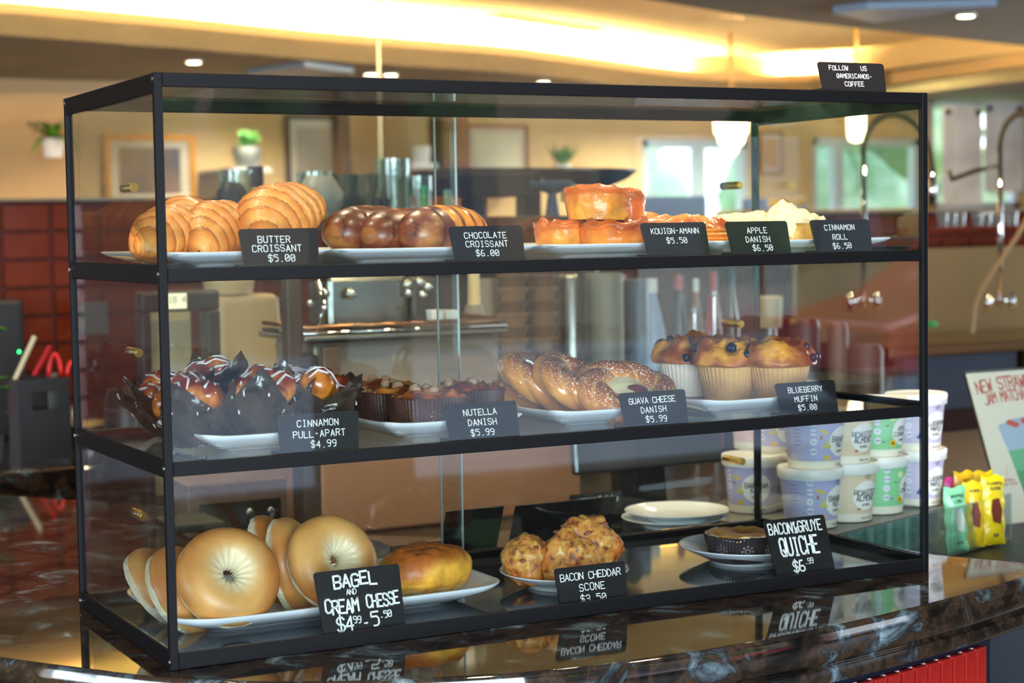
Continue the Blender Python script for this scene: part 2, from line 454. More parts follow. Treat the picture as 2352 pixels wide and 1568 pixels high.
for i, h in enumerate((hA, hB, hC)):
    wi = thing('window_%d' % (i + 1), ['three-light window onto green lawn behind the sandwich counter', 'window with white post seen through right end of the pastry case', 'window behind the tap with two paper sheets pinned across it'][i], 'window', ((h[0] + h[1]) / 2, YB, h[2])); wi['kind'] = 'structure'
    hw = (h[1] - h[0]) / 2; H_ = h[3] - h[2]
    bb = B().box((-hw, .02, 0), (-hw + .05, .1, H_)).box((hw - .05, .02, 0), (hw, .1, H_)).box((-hw, .02, 0), (hw, .1, .05)).box((-hw, .02, H_ - .05), (hw, .1, H_))
    bb.build('window_frame', wfr, wi)
    if i < 2: B().box((-.035 + (.1 if i == 0 else -.5) * hw, .02, .05), (.035 + (.1 if i == 0 else -.5) * hw, .1, H_ - .05)).build('mullion', wfr, wi)
    B().box((-hw + .05, .055, .05), (hw - .05, .062, H_ - .05)).build('pane', gw, wi)
wall_with_holes('wall_front', -4, 13, FZ, ZC + .5, -5.2, [(-3.2, 2.2, -.6, 1.1), (2.6, 6.4, -.6, 1.1), (7.2, 11, -.6, 1.1)], .15, mat('wall_dark', '#5b4a40', .8))
wall_with_holes('wall_left', -5.2, 9, FZ, ZC + .5, -4, [(-1.8, .6, -.2, 1.0)], -.15, wallm, 'X')
wall_with_holes('wall_right', -5.2, 9, FZ, ZC + .5, 13, [(0, 5, -.4, 1.0)], .15, wallm, 'X')
# outside: lawn, hedges, street and parked cars
grass = mat('lawn', '#c4cf9c', .9, color2='#a8bb7c', vscale=6)
struct(B().box((-30, YB + .2, -1.3), (45, 40, -1.05)).build('ground', grass))
struct(B().box((-30, -40, -1.3), (45, -5.4, -1.05)).build('ground', mat('asphalt', '#8a8f96', .9, color2='#7c8188', vscale=3)))
def hedge(name, label, cat, c, r, n, seed, m, sq=1.0, group=None):
    b = B(); rs = random.Random(seed)
    for i in range(n):
        d = Vector((rs.uniform(-1, 1), rs.uniform(-1, 1), rs.uniform(-1, 1)))
        p = Vector((d.x * r[0], d.y * r[1], d.z * r[2]))
        b.ball(p, rs.uniform(.25, .42) * min(r) * 1.4, 9, 6, amp=.25, fr=2.2, seed=seed + i)
    o = b.build(name, m, smooth=True); o.location = c; return tag(o, label, cat, group)
leafm = mat('hedge_leaves', '#b9c8a0', .8, color2='#7f9c68', vscale=3)
leafl = mat('bright_leaves', '#b4d488', .8, color2='#8fb860', vscale=3)
leafs = mat('street_leaves', '#5c7a44', .8, color2='#41582f', vscale=3)
hedge('hedge', 'bright green clipped hedge outside the first window', 'hedge', (7.4, 12.6, .6), (1.2, .8, .9), 24, 3, leafl)
hedge('tree_crown', 'leafy green tree outside the middle window', 'tree', (12.6, 13.8, 1.3), (1.7, 1, 1.5), 30, 5, leafm)
hedge('tree_crown', 'tall leafy tree outside the window with pinned sheets', 'tree', (17.2, 15.0, 1.4), (1.8, 1, 1.6), 30, 9, leafm)
def car(name, label, loc, rot, paint):
    t = thing(name, label, 'car', loc, rot)
    b = B(); pr = [(-2.1, .35), (-2.15, .75), (-1.3, .95), (-.75, 1.38), (.75, 1.42), (1.45, .98), (2.1, .85), (2.15, .4)]
    k = len(b.v)
    for y, s_ in ((-.85, 1), (.85, 1)):
        for x, z in pr: b.vert((x, y * (.86 if z > 1.2 else 1), z))
    n = len(pr); b.f.append(tuple(range(n))); b.f.append(tuple(reversed(range(n, 2 * n))))
    for i in range(n): b.f.append((i, i + n, (i + 1) % n + n, (i + 1) % n))
    bevel(b.build('body', paint, t, True, 40), .06, 3)
    for y in (-.87, .87):
        g = B(); q = [(-1.15, .98), (-.68, 1.3), (.68, 1.34), (1.2, 1.0)]
        ks = [g.vert((x, y * (.9 if z > 1.2 else 1.0), z)) for x, z in q]; g.f.append(tuple(ks)); g.build('side_window', mat('car_glass', '#20262c', .08), t)
    for x in (-1.35, 1.35):
        for y in (-.8, .8):
            B().cyl((x, y - .1, .32), (x, y + .1, .32), .32, n=20).build('wheel', mat('tyre', '#1a1a1a', .8), t)
    return t
car('car', 'red car parked in the street, mirrored in the case front', (10.4, -9.4, -1.05), (0, 0, .1), mat('red_car_paint', '#d8182c', .2, coat=1))
car('car', 'blue car parked beyond the street windows', (-.6, -9.6, -1.05), (0, 0, 0), mat('blue_car_paint', '#2c4a8c', .2, coat=1))
hedge('street_tree', 'street tree mirrored in the pastry case glass', 'tree', (5.4, -14, 2.6), (2.2, 1, 1.0), 30, 21, leafs)
hedge('street_tree', 'wide street tree opposite the cafe entrance', 'tree', (12.5, -14, 1.8), (2, 1, 1.5), 34, 22, leafs)

t = thing('sky_block_building', 'building added across the street to block the sky, mirrored in the glass', 'building', (4, -19, -1.05))  # added out of view to block bright sky from the case reflections
B().box((-24, -1, 0), (24, 0, 7)).build('facade', mat('facade', '#8d7a68', .9, color2='#7a6858', vscale=1), t)
for i in range(12): B().box((-21 + i * 3.6, 0, 1.0), (-19 + i * 3.6, .05, 2.9)).build('window', mat('far_window', '#3b4656', .1), t)
# ================================================================ granite counter
gr = granite()
edge = [(-1.6, 1.55), (-.75, .95), (-.36, .48), (-.148, .159), (-.089, .073), (-.008, -.036), (.10, -.118), (.213, -.172), (.318, -.206), (.417, -.22), (.559, -.222), (.711, -.206), (.859, -.178), (1.0, -.143), (1.112, -.108), (1.3, -.04), (1.55, .07)]
edge = smooth2(edge, 4)
inner = [(1.34, .09), (1.2, -.035), (1.135, .085), (1.112, .29), (1.055, .45), (1.0, .60), (.62, .60), (.45, .74), (.40, .95), (.33, 1.18), (.12, 1.46), (-.3, 1.75)]
poly = edge + inner
def offset_poly(pl, n_edge, d):
    out = []
    for i, (x, y) in enumerate(pl):
        if i < n_edge:
            a = pl[max(i - 1, 0)]; c_ = pl[min(i + 1, n_edge - 1)]
            tx, ty = c_[0] - a[0], c_[1] - a[1]; l = math.hypot(tx, ty); out.append((x - ty / l * d, y + tx / l * d))
        else: out.append((x, y))
    return out
prof = [(0.006, 0.0), (.002, -.0012), (0, -.0045), (0, -.030), (.002, -.040), (.008, -.044), (.009, -.047), (.004, -.050), (.003, -.062), (.007, -.068)]
b = B(); n = len(poly); ne = len(edge)
for d, z in prof:
    for p in offset_poly(poly, ne, d): b.vert((p[0], p[1], z))
for j in range(len(prof) - 1):
    for i in range(n):
        i2 = (i + 1) % n
        b.f.append((j * n + i, (j + 1) * n + i, (j + 1) * n + i2, j * n + i2))
b.f.append(tuple(range(n))); b.f.append(tuple(reversed(range((len(prof) - 1) * n, len(prof) * n))))
o = b.build('granite_counter', gr, smooth=True, auto=50); o.data.polygons[-2].use_smooth = False; o.data.polygons[-1].use_smooth = False; tag(o, 'polished dark brown granite bar top curving under the glass pastry case', 'counter')
# bar front under the slab: navy panel with upright red tiles
navy = mat('navy_paint', '#070d1d', .4, spec=.3)
bf = [q for q in offset_poly(poly, ne, .045)[:ne] if q[0] < 1.12]
t = thing('bar_cabinet', 'navy bar cabinet under the granite, set with upright red tiles', 'cabinet', (.6, 0, FZ))
b = B(); 
for (x, y) in bf:
    b.vert((x - .6, y, 0)); b.vert((x - .6, y, -FZ - .068)); b.vert((x - .6, y + .03, -FZ - .068)); b.vert((x - .6, y + .03, 0))
for i in range(len(bf) - 1):
    a = 4 * i
    for j in range(3): b.f.append((a + j, a + j + 1, a + 5 + j, a + 4 + j))
b.build('front_panel', navy, t)
g_ = B(); gp = [q for q in offset_poly(poly, ne, .0405)[:ne] if .2 < q[0] < 1.075]
for (x, y) in gp: g_.vert((x - .6, y, .55)); g_.vert((x - .6, y, -FZ - .088)); g_.vert((x - .6, y + .003, -FZ - .088))
for i in range(len(gp) - 1): a = 3 * i; g_.f += [(a, a + 1, a + 4, a + 3), (a + 1, a + 2, a + 5, a + 4)]
g_.build('grout', mat('white_grout', '#d8cfc8', .8), t)
red = mat('red_tile_glaze', '#b3221a', .25, color2='#8f1712', vscale=14, coat=.3)
tm = B().box((-.0118, -.012, -.3), (.0118, 0.002, .0)).build('tile', red, t); bevel(tm, .002)
seg = [(bf[i], bf[i + 1]) for i in range(len(bf) - 1)]
lens = [math.dist(a, c_) for a, c_ in seg]; tot = sum(lens)
s_ = 0.9; first = True; cnt = 0
def at_len(s_):
    acc = 0
    for (a, c_), l in zip(seg, lens):
        if acc + l >= s_: f_ = (s_ - acc) / l; return (a[0] + (c_[0] - a[0]) * f_, a[1] + (c_[1] - a[1]) * f_), math.atan2(c_[1] - a[1], c_[0] - a[0])
        acc += l
    return seg[-1][1], 0
xend = P(2298, 1500, Z=-.09)
while s_ < tot:
    (x, y), a = at_len(s_)
    if x > .2 and x < 1.06:
        o = tm if first else tm.copy()
        if not first: COL.objects.link(o); o.parent = t
        first = False; o.location = (x - .6, y, -FZ - .088); o.rotation_euler = (0, 0, a); cnt += 1
    s_ += .0275

# ================================================================ glass display case
L_, D_, H_, Z1, Z2 = 1.05, .3905, .64, .4327, .2246
blk = mat('black_powder_coat', '#050609', .55, spec=.18, bump=.05, bscale=900)
steel = mat('screw_steel', '#cfcfc8', .25, 1)
case = thing('display_case', 'three-tier black-framed glass pastry case standing on the granite counter', 'display case', (0, 0, 0))
pw_ = .009
def part(name, m, bld, par=case, bev=.0008):
    o = bld.build(name, m, par)
    if bev: bevel(o, bev, 1)
    return o
for x in (0, L_ - pw_):
    for y in (0, D_ - pw_): part('post', blk, B().box((x, y, .0), (x + pw_, y + pw_, H_)))
lev = [(0, .018, 0, .021), (Z2 - .0153, Z2, Z2 - .0168, Z2 + .0045), (Z1 - .0153, Z1, Z1 - .0168, Z1 + .0045), (H_ - .0153, H_, H_ - .0214, H_)]
for f0, f1, s0, s1 in lev:
    part('front_rail', blk, B().box((pw_, .0003, f0 + .0002), (L_ - pw_, .0045, f1 - .0002)))
    part('back_rail', blk, B().box((pw_, D_ - .016, f0 + .0002), (L_ - pw_, D_ - .0003, f1 - .0002)))
    for x in (.0003, L_ - .0035): part('side_rail', blk, B().box((x, pw_, s0 + .0002), (x + .0032, D_ - pw_, s1 - .0002)))
cg = glass('case_glass', tint='#f4f8f7', f0=.05)
cgs = glass('shelf_glass', tint='#e6eeec', f0=.05)
cge = glass('door_glass', tint='#f4f8f7', f0=.055)
part('base_panel', mat('black_glass_base', '#3d444f', .05, ior=1.9), B().box((.004, .005, .004), (L_ - .004, D_ - .004, .0075)), bev=0)
part('top_pane', cg, B().box((.0045, .005, H_ - .006), (L_ - .0045, D_ - .005, H_ - .002)), bev=0)
for zz in (Z1, Z2): part('glass_shelf', cgs, B().box((.004, .005, zz - .0065), (L_ - .004, D_ - .018, zz - .001)), bev=0)
tiers = [(.018, Z2 - .0153), (Z2, Z1 - .0153), (Z1, H_ - .0153)]
edgem = mat('glass_edge', '#cfe0dc', .15, metal=.6)
for a, c_ in tiers:
    part('front_pane', cg, B().box((pw_, .0050, a - .002), (L_ - pw_, .0075, c_ + .001)), bev=0)
    for x in (.0038, L_ - .0066): part('side_pane', cg, B().box((x, pw_, a + .002), (x + .0028, D_ - pw_, c_ - .002)), bev=0)
xa = P(1002, 600, Y=.372).x; xb = P(1050, 600, Y=.366).x
for a, c_ in tiers:
    for (x0, x1, y, kx) in ((pw_ + .001, xb, .3630, .055), (xa, L_ - pw_ - .001, .3690, None)):
        ox = (x0 + x1) / 2
        d = B().box((x0, y, a + .003), (x1, y + .003, c_ - .002)).build('sliding_door', cge, case)
        xe = xb if kx else xa
        B().box((xe - .0009, y - .0002, a + .003), (xe + .0009, y + .0032, c_ - .002)).build('door_edge', edgem, d)
        zk = (a + c_) / 2
        kx_ = .075 if kx else P(1700, 740, Y=.36).x
        kb = B().cyl((kx_, y - .012, zk), (kx_, y + .034, zk), .0058, n=16).cyl((kx_, y - .0135, zk), (kx_, y - .012, zk), .004, n=12).build('knob', mat('brass', '#c8a452', .25, 1), d, True, 40)
for z in (.633, Z1 - .006, Z2 - .006, .009):
    for y in (.0045, D_ - .0045):
        B().cyl((-.0012, y, z), (.0008, y, z), .0024, n=10).build('screw', steel, case)
# ================================================================ plates
china = mat('white_china', '#eceef2', .12, spec=.6, coat=.3)
def rrect(a, w_, d_, r):
    """point of a rounded rectangle of half sizes w_, d_ at parameter a (0..1), evenly by length"""
    r = min(r, w_, d_); s1, s2, q = 2 * (w_ - r), 2 * (d_ - r), PI * r / 2
    T = 2 * s1 + 2 * s2 + 4 * q; s = a * T
    cs = [(w_ - r, -(d_ - r), 0, 1, s2, w_ - r, d_ - r, 0), (0, 0, 0, 0, 0, 0, 0, 0)]
    for (x, y, dx, dy, ln, cx, cy, a0) in ((w_, -(d_ - r), 0, 1, s2, w_ - r, d_ - r, 0), (w_ - r, d_, -1, 0, s1, -(w_ - r), d_ - r, 90), (-w_, d_ - r, 0, -1, s2, -(w_ - r), -(d_ - r), 180), (-(w_ - r), -d_, 1, 0, s1, w_ - r, -(d_ - r), 270)):
        if s <= ln: return x + dx * s, y + dy * s
        s -= ln
        if s <= q:
            th = math.radians(a0) + s / r if r else 0
            return cx + r * math.cos(th), cy + r * math.sin(th)
        s -= q
    return w_, -(d_ - r)
def platter(name, label, loc, w_, d_, rim, r=.012, lift=.004, flare=.02, group=None, rot=0, foot=True):
    t = thing(name, label, 'plate', loc, (0, 0, rot), group)
    pr = [(flare + .022, .0), (flare + .018, .0), (flare + .016, .003), (flare + .004, .0045), (.006, rim * .72), (.0, rim * .93), (.0, rim), (.0022, rim + .0008), (.0075, rim - .0012), (flare - .002, .0085), (flare + .004, .0068), (flare + .02, .0062)]
    b = B(); nu = 96
    for ins, z in pr:
        for i in range(nu):
            x, y = rrect(i / nu, w_ / 2 - ins, d_ / 2 - ins, max(.004, r - ins * .3))
            cf = min(1, abs(x) / (w_ / 2)) ** 6 * min(1, abs(y) / (d_ / 2)) ** 6
            zz = z + lift * cf * (z / rim)
            b.vert((x, y, zz))
    m = len(pr)
    for j in range(m - 1):
        for i in range(nu): b.f.append((j * nu + i, j * nu + (i + 1) % nu, (j + 1) * nu + (i + 1) % nu, (j + 1) * nu + i))
    b.f.append(tuple(reversed(range(nu)))); b.f.append(tuple((m - 1) * nu + i for i in range(nu)))
    b.build('plate_body', china, t, True, 60)
    return t
def round_plate(name, label, loc, r, rim=.022, group=None):
    t = thing(name, label, 'plate', loc, (0, 0, 0), group)
    pr = [(r * .54, 0), (r * .56, 0), (r * .57, .004), (r * .62, .005), (r * .97, rim * .86), (r, rim * .95), (r * .995, rim), (r * .97, rim), (r * .93, rim * .9), (r * .66, .0085), (r * .6, .007), (.001, .0065)]
    B().lathe(pr, 64).build('plate_body', china, t, True, 60)
    return t
S1 = Z1 - .0008; S2 = Z2 - .0008; S0 = .0077
for i, (x0, x1, y0, y1, lb) in enumerate([(.022, .212, .032, .33, 'white rectangular platter under the butter croissants'), (.218, .482, .032, .33, 'white wavy-rimmed platter under the chocolate croissants'),
        (.489, .722, .032, .34, 'white platter under the stacked kouign-amann and apple danish'), (.728, 1.02, .032, .34, 'white platter under the frosted cinnamon rolls')]):
    platter('platter', lb, ((x0 + x1) / 2, (y0 + y1) / 2, S1), x1 - x0, y1 - y0, .0165, group='platters on the top shelf', lift=.001, flare=.026)
for i, (x0, x1, lb) in enumerate([(.057, .236, 'white rectangular platter under the paper-wrapped cinnamon pull-aparts'), (.275, .456, 'white rectangular platter under the hazelnut danishes'),
        (.496, .690, 'white rectangular platter under the guava cheese danishes'), (.716, .920, 'white rectangular platter under the blueberry muffins')]):
    platter('platter', lb, ((x0 + x1) / 2, .187, S2), x1 - x0, .308, .021, group='platters on the middle shelf')
platter('platter', 'small white plate with only its rim showing, behind the muffin platter', (.985, .27, S2), .11, .17, .018, group='platters on the middle shelf')
platter('platter', 'large white rounded platter holding the bagels and egg bun', (.243, .196, S0), .425, .25, .026, r=.05, lift=.004, flare=.036)
pc = P(1296, 1318, Z=.022)
round_plate('round_plate', 'round white plate holding the bacon cheddar scones', (pc.x, pc.y, S0), .084, .022)
pq = P(1716, 1262, Z=.022)
round_plate('round_plate', 'round white plate holding the bacon quiche', (pq.x, pq.y, S0), .094, .024)

# ================================================================ pastries
def lerp(a, b, t): t = max(0, min(1, t)); return tuple(a[i] + (b[i] - a[i]) * t for i in range(3))
def fx(x, y, z, s=1): return noise.fractal(Vector((x * s, y * s, z * s)), 1, 2, 4)
# --- butter croissants
crm = food('croissant_crust', .45, .6, 150, mott=.20, mscale=70, coat=.12)
def croissant(seed, len_=.135, R=.036):
    A, Bc, Cc = hexc('#b05c1c'), hexc('#e8913a'), hexc('#f6b765')
    nl = 4.2
    def env(t):
        e = max(0.0, 1 - abs(t) ** 2.0) ** .62
        return .10 + .90 * e
    def fn(u, v, want=False):
        t = u * 2 - 1; a = 2 * PI * v
        k = abs(t) * nl + .32 * math.sin(a + (0 if t > 0 else PI) + seed) + .5
        fr = k % 1
        k += .10 * fx(t * 1.5, math.cos(a) * .8, seed, 1.2); fr = k % 1
        r = R * (env(t) if abs(t) < .9999 else 0) * (1 + .13 * (.5 - fr)) * (1 + .010 * math.sin(fr * 2 * PI * 5 + 2 * math.sin(a)))
        bend = .022 * t * t
        x = t * len_ / 2
        ca, sa = math.cos(a), math.sin(a)
        p = Vector((x, -bend + r * ca, r * (sa if sa > 0 else sa * .62)))
        nz = fx(p.x + seed, p.y, p.z, 28) * .0022
        p.y += nz * ca; p.z += nz * sa
        if want: return p, fr, sa, r
        return p
    def col(u, v, p):
        _, fr, sa, r = fn(u, v, True)
        c = lerp(Bc, A, (1 - fr * 3) if fr < .33 else 0) if fr < .33 else lerp(Bc, Cc, (fr - .33) * 1.4)
        st = .5 + .5 * math.sin(fr * 2 * PI * 6 + seed)
        c = lerp(c, A, .16 * st + .25 * max(0, fx(p.x + seed, p.y, p.z, 20)))
        return (*c, 0)
    return B().grid(fn, 150, 48, cv=True, col=col).build('pastry_body', crm, None, True)
def single(name, label, cat, mesh_ob, loc, rot=(0, 0, 0), sc_=None, group=None):
    mesh_ob.name = name; mesh_ob.location = loc; mesh_ob.rotation_euler = rot
    if sc_: mesh_ob.scale = sc_
    return tag(mesh_ob, label, cat, group)
G_ = 'butter croissants on the top shelf'
zt = S1 + .0085
for (u, Y, az, pit, s, R, ln, lb, dz) in [
        (630, .15, 48, -16, 1.0, .045, .150, 'largest butter croissant, propped up at the right of its platter', .012),
        (485, .145, 46, -12, 2.0, .040, .145, 'middle butter croissant in the pile, with a glossy front tip', 0.0),
        (385, .135, 50, -10, 3.1, .038, .145, 'leftmost butter croissant, behind the front post of the case', 0),
        (425, .235, 20, -4, 4.5, .040, .15, 'butter croissant lying at the back of the pile', .008)]:
    p = P(u, 560, Y=Y)
    single('butter_croissant', lb, 'croissant', croissant(s, ln, R), (p.x, Y, zt + R * .6 + dz), (0, math.radians(pit), math.radians(90 - az)), group=G_)
# --- chocolate croissants: rolled logs with dark stripes
chm = food('chocolate_dough', .36, .2, 160, mott=.28, mscale=35, coat=.12)
def log_pastry(seed, len_=.15, R=.037, orange=False):
    D1, D2, Lt, Or = hexc('#5c2a1c'), hexc('#8a4a34'), hexc('#a8703c'), hexc('#f0a03a')
    def fn(u, v):
        t = u * 2 - 1; a = 2 * PI * v
        e = max(0.0, 1 - abs(t) ** 3.0) ** .45
        r = R * e
        k = (t * 2.6 + v * .8 + seed) % 1
        r *= 1 + .035 * (.5 - k)
        sa = math.sin(a)
        return Vector((t * len_ / 2, r * math.cos(a) * 1.05, r * (sa if sa > 0 else sa * .75)))
    def col(u, v, p):
        t = u * 2 - 1
        k = (t * 2.6 + v * .8 + seed) % 1
        n_ = fx(p.x + seed, p.y, p.z, 22)
        c = lerp(D1, D2, .5 + n_)
        if n_ > .18: c = lerp(c, Lt, (n_ - .18) * 3)
        if k < .08: c = lerp(c, hexc('#2c1009'), .7)
        if orange and t > -.35 + .15 * n_:
            kk = ((t + .1) * 3.1 + v * .3) % 1
            c = Or if kk > .30 else D1
            c = lerp(c, hexc('#c9701f'), .35 + .5 * math.sin(v * 70 + t * 9) * .5)
        elif not orange and t < -.96: c = lerp(c, Lt, .5)
        return (*c, 0)
    return B().grid(fn, 90, 48, cv=True, col=col).build('pastry_body', chm, None, True)
G_ = 'chocolate croissants on the top shelf'
for (u, Y, az, s, orr, R, lb, dz) in [(1018, .125, 58, .2, True, .036, 'chocolate croissant with broad orange and brown stripes, nearest its price card', -.004),
        (930, .15, 58, .7, False, .034, 'chocolate croissant in the middle of the row of three', -.003),
        (850, .175, 58, .1, False, .0345, 'leftmost chocolate croissant, smooth dark glazed end', 0)]:
    p = P(u, 560, Y=Y)
    single('chocolate_croissant', lb, 'croissant', log_pastry(s, .16, R, orr), (p.x, Y, zt + R * .74 + dz), (0, 0, math.radians(90 - az)), group=G_)
# --- kouign-amann
kam = food('caramel_dough', .32, .8, 90, mott=.35, mscale=45, coat=.2)
def kouign(seed, R=.043, H=.04):
    dk, md, lt = hexc('#7a2a0c'), hexc('#cc6218'), hexc('#f4a838')
    def fn(u, v):
        a = 2 * PI * v
        lob = math.cos(2 * a + seed) 
        if u < .45: z = u / .45; r = R * (.86 + .11 * z) * (1 + .014 * math.sin(a * 13 + seed)); zz = z * H * .72
        elif u < .6: t = (u - .45) / .15; r = R * (.96 + .06 * math.sin(t * PI / 2)) ; zz = H * (.72 + .22 * t)
        else:
            t = (u - .6) / .4; r = R * 1.02 * (1 - t); zz = H * (.94 + .10 * math.sin(t * PI)) - .010 * t * t
            zz += .0045 * math.sin(t * 11 + a * 1 + seed) * (1 - t)
        zz += (.0028 * lob + .004 * fx(math.cos(a), math.sin(a), seed, 2)) * min(1, u * 2)
        r *= 1 + .03 * fx(math.cos(a) * 1.5, math.sin(a) * 1.5, zz * 40 + seed, 1.3)
        return Vector((r * math.cos(a), r * math.sin(a), zz))
    def col(u, v, p):
        n_ = fx(p.x + seed, p.y, p.z, 30)
        c = lerp(lt, md, u / .5 + n_ * .5) if u < .5 else lerp(md, dk, (u - .5) * 2.2 + n_)
        return (*c, 0)
    return B().grid(fn, 56, 72, cv=True, col=col).build('pastry_body', kam, None, True)
G_ = 'kouign-amann stacked on the top shelf'
for (u, Y, z, s, R, H, rot, lb) in [(1292, .15, 0, 1.3, .038, .037, (0, 0, 0), 'kouign-amann at the bottom left of the stack'),
        (1405, .105, 0, 3.0, .045, .037, (0, 0, 1.2), 'paler kouign-amann at the bottom of the stack, beside its price card'),
        (1374, .125, .0385, 5.2, .044, .041, (0, .04, .4), 'dark caramelised kouign-amann sitting on top of two others')]:
    p = P(u, 560, Y=Y); single('kouign_amann', lb, 'pastry', kouign(s, R, H), (p.x, Y, zt - .001 + z), rot, group=G_)
p = P(1428, 500, Y=.2)
single('kouign_amann', 'darkest kouign-amann, its burnt rim rising behind the top one', 'pastry', kouign(8.2, .024, .062), (p.x, .185, zt + .012), (0, 0, 2), group=G_)
# --- apple danish: layered parcel with slit top
apm = food('apple_danish_dough', .3, .6, 90, mott=.25, mscale=55, coat=.4)
def danish_parcel(seed, a=.07, b_=.04, H=.04):
    dk, md, lt = hexc('#c04c16'), hexc('#ea7a26'), hexc('#f8ac50')
    def fn(u, v):
        an = 2 * PI * v; c_, s_ = math.cos(an), math.sin(an)
        q = (abs(c_) ** 4 + abs(s_) ** 4) ** -.25
        if u < .5:
            z = u / .5; k = 1 - .12 * z ** 2 + .03 * math.sin(z * PI * 9); zz = H * .62 * z
        else:
            t = (u - .5) / .5; k = .9 * (1 - t); zz = H * (.62 + .38 * math.sin(t * PI / 2) ** .8)
        x, y = a * q * c_ * k, b_ * q * s_ * k
        if u > .5:
            zz += .0045 * math.sin(x * 330 + y * 190 + seed) * (1 - abs(2 * ((u - .5) / .5) - 1)) * (1 if x < .012 else .2)
            zz += .007 * fx(x + seed, y, 0, 25)
        return Vector((x, y, zz))
    def col(u, v, p):
        n_ = fx(p.x + seed, p.y, p.z, 38)
        c = lerp(md, lt, .5 + .5 * math.sin(u * 2 * 9 * PI)) if u < .5 else lerp(md, dk, .4 + n_ * 1.6)
        if u > .5 and math.sin(p.x * 330 + p.y * 190 + seed) > .3 and p.x < .012: c = lerp(c, lt, .6)
        return (*c, 0)
    return B().grid(fn, 70, 110, cv=True, col=col).build('pastry_body', apm, None, True)
G_ = 'apple danish on the top shelf'
for (u, Y, z, s, rz, lb) in [(1585, .115, 0, 1, .25, 'glazed orange apple danish with slit top, between two price cards'), (1500, .21, .004, 4, .9, 'apple danish half hidden behind the kouign-amann stack')]:
    p = P(u, 545, Y=Y); single('apple_danish', lb, 'danish', danish_parcel(s, .068, .045, .040), (p.x, Y, zt + z), (0, 0, rz), group=G_)
# --- cinnamon rolls with frosting
rollm = food('roll_dough', .5, .3, 100, mott=.15)
frm = food('cream_frosting', .5, .55, 110, mott=.05, mscale=30)
def cinnamon_roll(label, loc, R, seed, peak):
    t = thing('cinnamon_roll', label, 'cinnamon roll', loc, (0, 0, seed), 'frosted cinnamon rolls on the top shelf')
    dk, lt = hexc('#b9772e'), hexc('#efbe62')
    def fn(u, v):
        a = 2 * PI * v
        if u < .5: r = R * (.97 + .05 * math.sin(u * 2 * PI)); z = .026 * u * 2
        else: tt = (u - .5) * 2; r = R * .97 * (1 - tt); z = .026 + .004 * math.sin((tt * 3 + v) * 2 * PI) + .004 * tt
        return Vector((r * math.cos(a), r * math.sin(a), z))
    B().grid(fn, 40, 48, cv=True, col=lambda u, v, p: (*lerp(dk, lt, .5 + fx(p.x, p.y, p.z, 50) + (.3 if u < .5 else -.2)), 0)).build('roll_body', rollm, t, True)
    cr_, c2_ = hexc('#fbedc4'), hexc('#f0dba6')
    def ff(u, v):
        a = 2 * PI * v; tt = u
        r = R * 1.03 * math.sin(tt * PI / 2) ** .8 * (1 + .10 * fx(math.cos(a), math.sin(a), seed, 1.6))
        z = .026 + .018 * math.cos(tt * PI / 2) ** .6 - (.010 + .007 * math.sin(a * 3 + seed)) * tt ** 5
        x, y = r * math.cos(a), r * math.sin(a)
        z += peak * math.exp(-((x - R * .35) ** 2 + y * y) / (R * .42) ** 2)
        z += .0045 * fx(x + seed, y, 0, 45) + .0015 * math.sin(x * 420 + 3 * fx(x, y, seed, 30))
        return Vector((x, y, z))
    B().grid(ff, 50, 90, cv=True, col=lambda u, v, p: (*lerp(cr_, c2_, fx(p.x, p.y, p.z, 30)), 0)).build('frosting', frm, t, True)
    return t
p = P(1720, 545, Y=.17); cinnamon_roll('frosted cinnamon roll with low smooth cream, left one of the pair', (p.x, .17, zt), .052, 1.0, 0)
p = P(1826, 545, Y=.115); cinnamon_roll('cinnamon roll with a tall peak of cream frosting dripping down its side', (p.x, .115, zt), .042, 2.4, .018)

